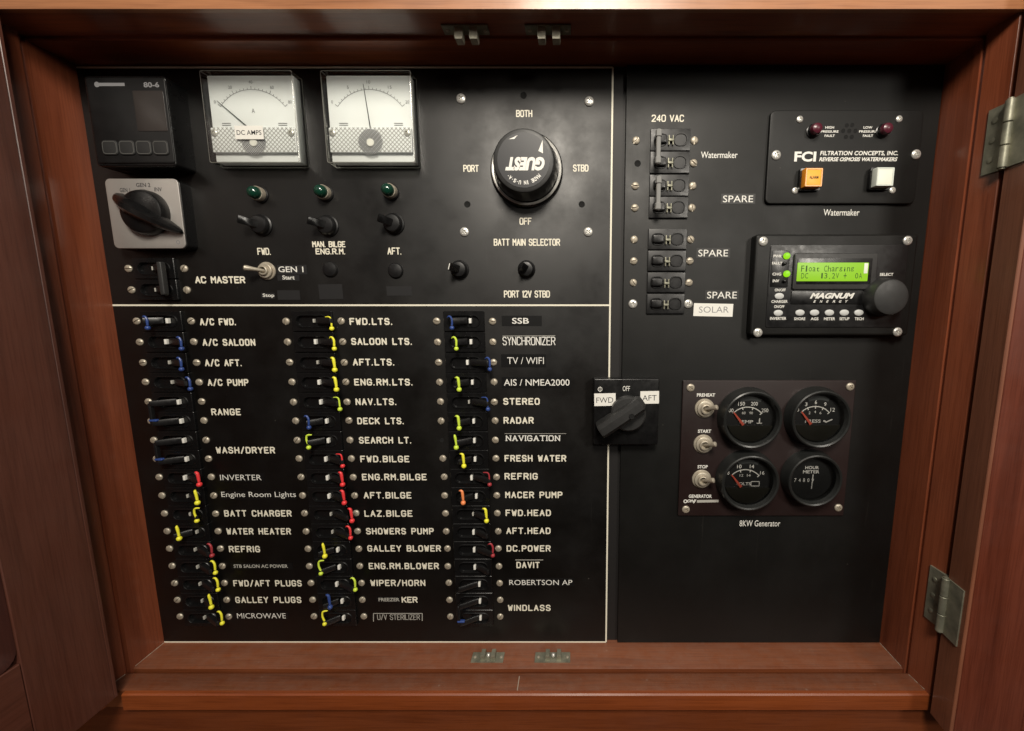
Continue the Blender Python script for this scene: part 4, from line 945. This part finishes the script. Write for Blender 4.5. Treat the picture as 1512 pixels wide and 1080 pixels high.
for i, ch in enumerate('ENERGY'): printed(lg, ch, 1201 + i * 9.4, 1205 + i * 9.4, 445.3, 3.6, D2 + .0006, .02, .3, name='lettering')
mb = MB(); px_box(mb, 1138.5, 1165, 370, 424, D2, D2 + .0004, .001, .0002); mb.build('lamp_strip', plastic, t)
for tx, a, b, v in (('PWR', 1142, 1154, 378.5), ('FAULT', 1140, 1155, 389), ('CHG', 1140.5, 1153.5, 405), ('INV', 1141, 1150.5, 415)):
    printed(t, tx, a, b, v, 4.2, D2 + .0004, .02, name='lettering')
for v, on in ((378, 1), (389.5, 0), (404.5, 1), (415.5, 0)):
    x, z = at(1162.5 if on else 1159, v, D2 + .002); mb = MB(); r = .0030 if on else .0017
    mb.lathe(x, z, [(r, D2 + .0003), (r, D2 + .0018), (r * .7, D2 + .0030), (r * .15, D2 + .0034)], 18); mb.build('status_lamp', led if on else plastic, t)
for tx, a, b, v in (('ON/OFF', 1144, 1160, 428.5), ('CHARGER', 1139, 1163, 445.5), ('ON/OFF', 1143, 1158, 453), ('INVERTER', 1137, 1161, 470.5), ('SHORE', 1172.5, 1189, 471), ('AGS', 1197, 1208.5, 471), ('METER', 1216.5, 1233, 471), ('SETUP', 1239.5, 1254, 471), ('TECH', 1262, 1275, 471), ('SELECT', 1299, 1319, 405.5)):
    printed(t, tx, a, b, v, 4.2, D2, .02, name='lettering')
for u, v in ((1151, 437.5), (1149.5, 462.5), (1181.5, 462), (1203, 462), (1225, 462), (1247, 462), (1268.5, 462)):
    x, z = at(u, v, D2 + .001); mb = MB(); ls = []
    for r, d in ((1, 0), (1, .0008), (.8, .0013), (.3, .0015)): ls.append([(x + .0043 * r * math.cos(2 * math.pi * i / 20), z + .0029 * r * math.sin(2 * math.pi * i / 20), D2 + d) for i in range(20)])
    mb.loft(ls, False, True); mb.build('oval_button', whiteb if False else M('pale_grey_rubber', (.55, .56, .55), .55), t)
x, z = at(1317, 439, D2 + .014)
mb = MB(); mb.lathe(x, z, [(.0178, D2), (.0176, D2 + .004), (.0166, D2 + .0115), (.0155, D2 + .0134), (.0132, D2 + .0142), (.001, D2 + .0142)], 48); mb.build('select_knob', grey_pl, t)
for u, v in ((1127.5, 356.5), (1341, 355.5), (1119.5, 491.5), (1326, 490.5)): screw(t, u, v, PHIL, D, 'screw')

# ---------------- forward / aft rotary switch bridging the two panels
D = .013
cx, cz = at(925, 608, D)
t = thing('rotary_switch', 'square black rotary switch with white FWD and AFT stickers, astride the cream line', 'rotary switch', cx, cz)
mb = MB(); px_box(mb, 876.5, 972.5, 560, 657, .0012, D, .0015, .0008); pl_ = mb.build('plate', plastic, t)
for tx, a, b, v in (('FWD', 877.5, 909, 590.3), ('AFT', 945.5, 973, 587)):
    s_ = strip(pl_, a, b, v, 18.5, D, .0003, sticker, 'sticker', tilt=.02); printed(s_, tx, a + 3, b - 3.5, v + .8, 8, D + .0003, -.004, mat=inkb, name='lettering', rot=.02)
printed(pl_, 'OFF', 919.5, 930, 574, 7.5, D, 0, mat=inkw, name='lettering')
mb = MB(); a = at(886, 575, D); mb.ring(a[0], a[1], .0017, .0022, D + .0001); mb.line((a[0], a[1] + .0028), (a[0], a[1] - .0028), .0004, D + .00012); mb.build('emblem', inkw, pl_, flat=True)
printed(pl_, 'ROTARY', 885, 910, 653.5, 2.4, D, 0, mat=inkgrey, name='small_print') if False else None
kx, kz = at(928, 612, D + .006)
mb = MB(); mb.lathe(kx, kz, [(.0172, D), (.0170, D + .006), (.0155, D + .0076), (.001, D + .0078)], 40); mb.build('knob', grey_pl, t)
dh = D + .020
p0 = Vector(at(952, 598, dh)); p1 = Vector(at(887, 641, dh)); ax = (p1 - p0).normalized(); nn = Vector((-ax.y, ax.x)); L = (p1 - p0).length
mb = MB(); ls = []
for q_, hi, wd in ((-.02, .6, .0045), (.06, .92, .0068), (.5, 1, .0068), (.95, 1, .0068), (1, .94, .0062)):
    c = p0 + ax * L * q_; b0 = D + .0015 if q_ > .6 else D + .004; tp_ = D + .004 + .016 * hi
    ls.append([(c.x + nn.x * wd * s, c.y + nn.y * wd * s, d) for s, d in ((-1.08, b0), (-1.0, tp_ - .004), (-.5, tp_), (.5, tp_), (1.0, tp_ - .004), (1.08, b0))])
mb.loft(ls); hd = mb.build('pointer_handle', grey_pl, t)
x, z = at(933, 615.5, dh + .0005); mb = MB(); mb.lathe(x, z, [(.0026, D + .0201), (.0024, D + .0206), (.0020, D + .0203)], 20); mb.build('screw_recess', darkhole, hd)

# ---------------- generator panel
D = .0032
cx, cz = at(1131, 660, D)
t = thing('generator_panel', 'dark brown generator panel with three toggles and four round gauges', 'control panel', cx, cz, RD)
q = [at(1008, 562, D), at(1264, 561, D), at(1246, 762, D), at(1001.5, 762, D)]
w = (q[1][0] - q[0][0] + q[2][0] - q[3][0]) / 2; cx = sum(p[0] for p in q) / 4
mb = MB(); mb.rrect(cx, (q[0][1] + q[2][1]) / 2, w, q[0][1] - q[2][1], .001, RD, D, .0007); plt = mb.build('plate', bakelite, t)
for tx, a, b, v in (('PREHEAT', 1029, 1056, 583.5), ('START', 1030.5, 1050, 637), ('STOP', 1030, 1045, 689.5), ('GENERATOR', 1017, 1051, 733)):
    printed(plt, tx, a, b, v, 5, D, .03, name='lettering')
mb = MB(); a = at(1012, 740.5, D); mb.ring(a[0], a[1], .0011, .0020, D + .0001); mb.build('emblem', inkw, plt, flat=True)
printed(plt, 'ONJ', 1014, 1028, 740.5, 5.5, D, .04, .4, name='lettering'); mb = MB(); a = at(1029, 740.5, D); b_ = at(1061, 740, D); mb.line(a, b_, .0028, D + .0001); mb.build('emblem', inkdim, plt, flat=True)
for u, v in ((1020, 573), (1256, 571.5), (1013, 753), (1238.5, 750.5)): screw(t, u, v, PHILN, D)
for u, v, lab in ((1041.5, 604, 'PREHEAT'), (1039.5, 657, 'START'), (1037, 709, 'STOP')):
    toggle(u, v, .78, .42, 'steel toggle switch under the word %s on the generator panel' % lab, .0098, D, 'generator toggle switches', .0105)
def gauge(u, v, kind, lab, rp=45):
    dF = D + .014
    cx, cz = at(u, v, dF * .6)
    g = thing('round_gauge', lab, 'gauge', cx, cz, D, 'round gauges of the generator')
    r = rp * .000655
    mb = MB(); mb.lathe(cx, cz, [(r * 1.04, D), (r * 1.04, D + .002), (r * 1.0, D + .004), (r, D + .0105), (r * .97, dF - .0006), (r * .93, dF), (r * .88, dF - .0006), (r * .80, D + .0065), (r * .78, D + .0055)], 64, False, False); mb.build('bezel', bezelm, g)
    fd = D + .0056
    mb = MB(); mb.disc(cx, cz, r * .80, fd, 48); fc = mb.build('dial', gface, g, flat=True)
    mb = MB(); mb.lathe(cx, cz, [(r * .84, D + .0092), (r * .6, D + .0098), (r * .2, D + .0101), (r * .01, D + .0102)], 48, False, True); mb.build('glass', gaugeglass, g)
    P = lambda a, b: (cx + a * r, cz + b * r); z_ = fd + .00015; mb = MB()
    if kind == 'hour':
        ttf(mb, 'HOUR', *P(0, .40), r * .50, r * .12, z_, .02); ttf(mb, 'METER', *P(-.02, .24), r * .60, r * .12, z_, .02)
        for i, ch in enumerate('74809'): ttf(mb, ch, *P(-.58 + i * .16, -.08), r * .075, r * .14, z_)
        mb.line(P(.06, .14), P(.04, -.42), r * .03, z_ + .00002)
    else:
        cx -= r * .09
        mb.ring(cx, cz - r * .25, r * .62, r * .65, z_, 42, 138, 28)
        n = len(kind[0])
        for i, s in enumerate(kind[0]):
            a = R(138 - 96 * i / (n - 1)); rr = r * .78
            ttf(mb, s, cx + rr * math.cos(a), cz - r * .25 + rr * math.sin(a), r * .075 * len(s), r * .13, z_ + .00002 * (i + 1), .01)
            mb.line((cx + r * .56 * math.cos(a), cz - r * .25 + r * .56 * math.sin(a)), (cx + r * .66 * math.cos(a), cz - r * .25 + r * .66 * math.sin(a)), r * .03, z_ + .0001 + .00001 * i)
            if 0 < i < n - 1: ttf(mb, kind[1][i], cx + r * .45 * math.cos(a), cz - r * .25 + r * .45 * math.sin(a), r * .06 * len(kind[1][i]), r * .09, z_ + .00002)
        ttf(mb, kind[2], *P(-.05, -.12), r * .52, r * .11, z_ + .00003, .015)
        if kind[3] == 'therm':
            mb.line(P(.42, -.16), P(.42, .0), r * .04, z_ + .00004); mb.line(P(.33, -.17), P(.51, -.17), r * .03, z_ + .00006)
        elif kind[3] == 'oil':
            mb.line(P(.30, -.10), P(.42, -.16), r * .05, z_ + .00004); mb.line(P(.40, -.15), P(.60, -.06), r * .04, z_ + .00006)
        else:
            for a, b in (((.22, -.04), (.50, -.04)), ((.50, -.04), (.50, -.2)), ((.50, -.2), (.22, -.2)), ((.22, -.2), (.22, -.04))): mb.line(P(*a), P(*b), r * .025, z_ + .00004)
    mb.build('scale', inkw, fc, flat=True)
    if kind != 'hour':
        cx += r * .09
        mb = MB(); n_ = 24; a0, a1 = R(198), R(342)
        mb.loft([[(cx + r * .79 * math.cos(a0 + (a1 - a0) * i / n_), cz + r * .79 * math.sin(a0 + (a1 - a0) * i / n_), d) for i in range(n_ + 1)] for d in (fd, fd + .0022)]); mb.build('dial_apron', gapron, fc)
        mb = MB(); mb.ring(cx, cz - r * .25, r * .86, r * .98, z_, 68, 112, 12); mb.build('dial_window', M('grey_dial_patch', (.05, .055, .055), .5), fc, flat=True)
        mb = MB(); a, b = P(-.22, -.22), P(-.57, .22); dx, dz = b[0] - a[0], b[1] - a[1]; l = math.hypot(dx, dz); nx, nz = -dz / l * r * .048, dx / l * r * .048
        mb.loft([[(a[0] - nx, a[1] - nz, d), (a[0] + nx, a[1] + nz, d), (b[0] + nx * .35, b[1] + nz * .35, d), (b[0] - nx * .35, b[1] - nz * .35, d)] for d in (fd + .0012, fd + .0017)]); mb.build('needle', needle_r, g)
gauge(1108, 618.5, (['100', '150', '200', '250'], ['', '60', '90', ''], 'TEMP', 'therm'), 'round temperature gauge beside the PREHEAT toggle')
gauge(1208, 617.5, (['0', '3', '6', '9', '12'], ['', '2', '4', '6', ''], 'PRESS', 'oil'), 'round oil pressure gauge right of the temperature gauge')
gauge(1104.5, 710.5, (['8', '10', '14', '16'], ['', '12', '14', ''], 'VOLTS', 'batt'), 'round voltmeter gauge with battery symbol, below the temperature gauge')
gauge(1199, 707, 'hour', 'round hour meter gauge with a row of digits', 42)
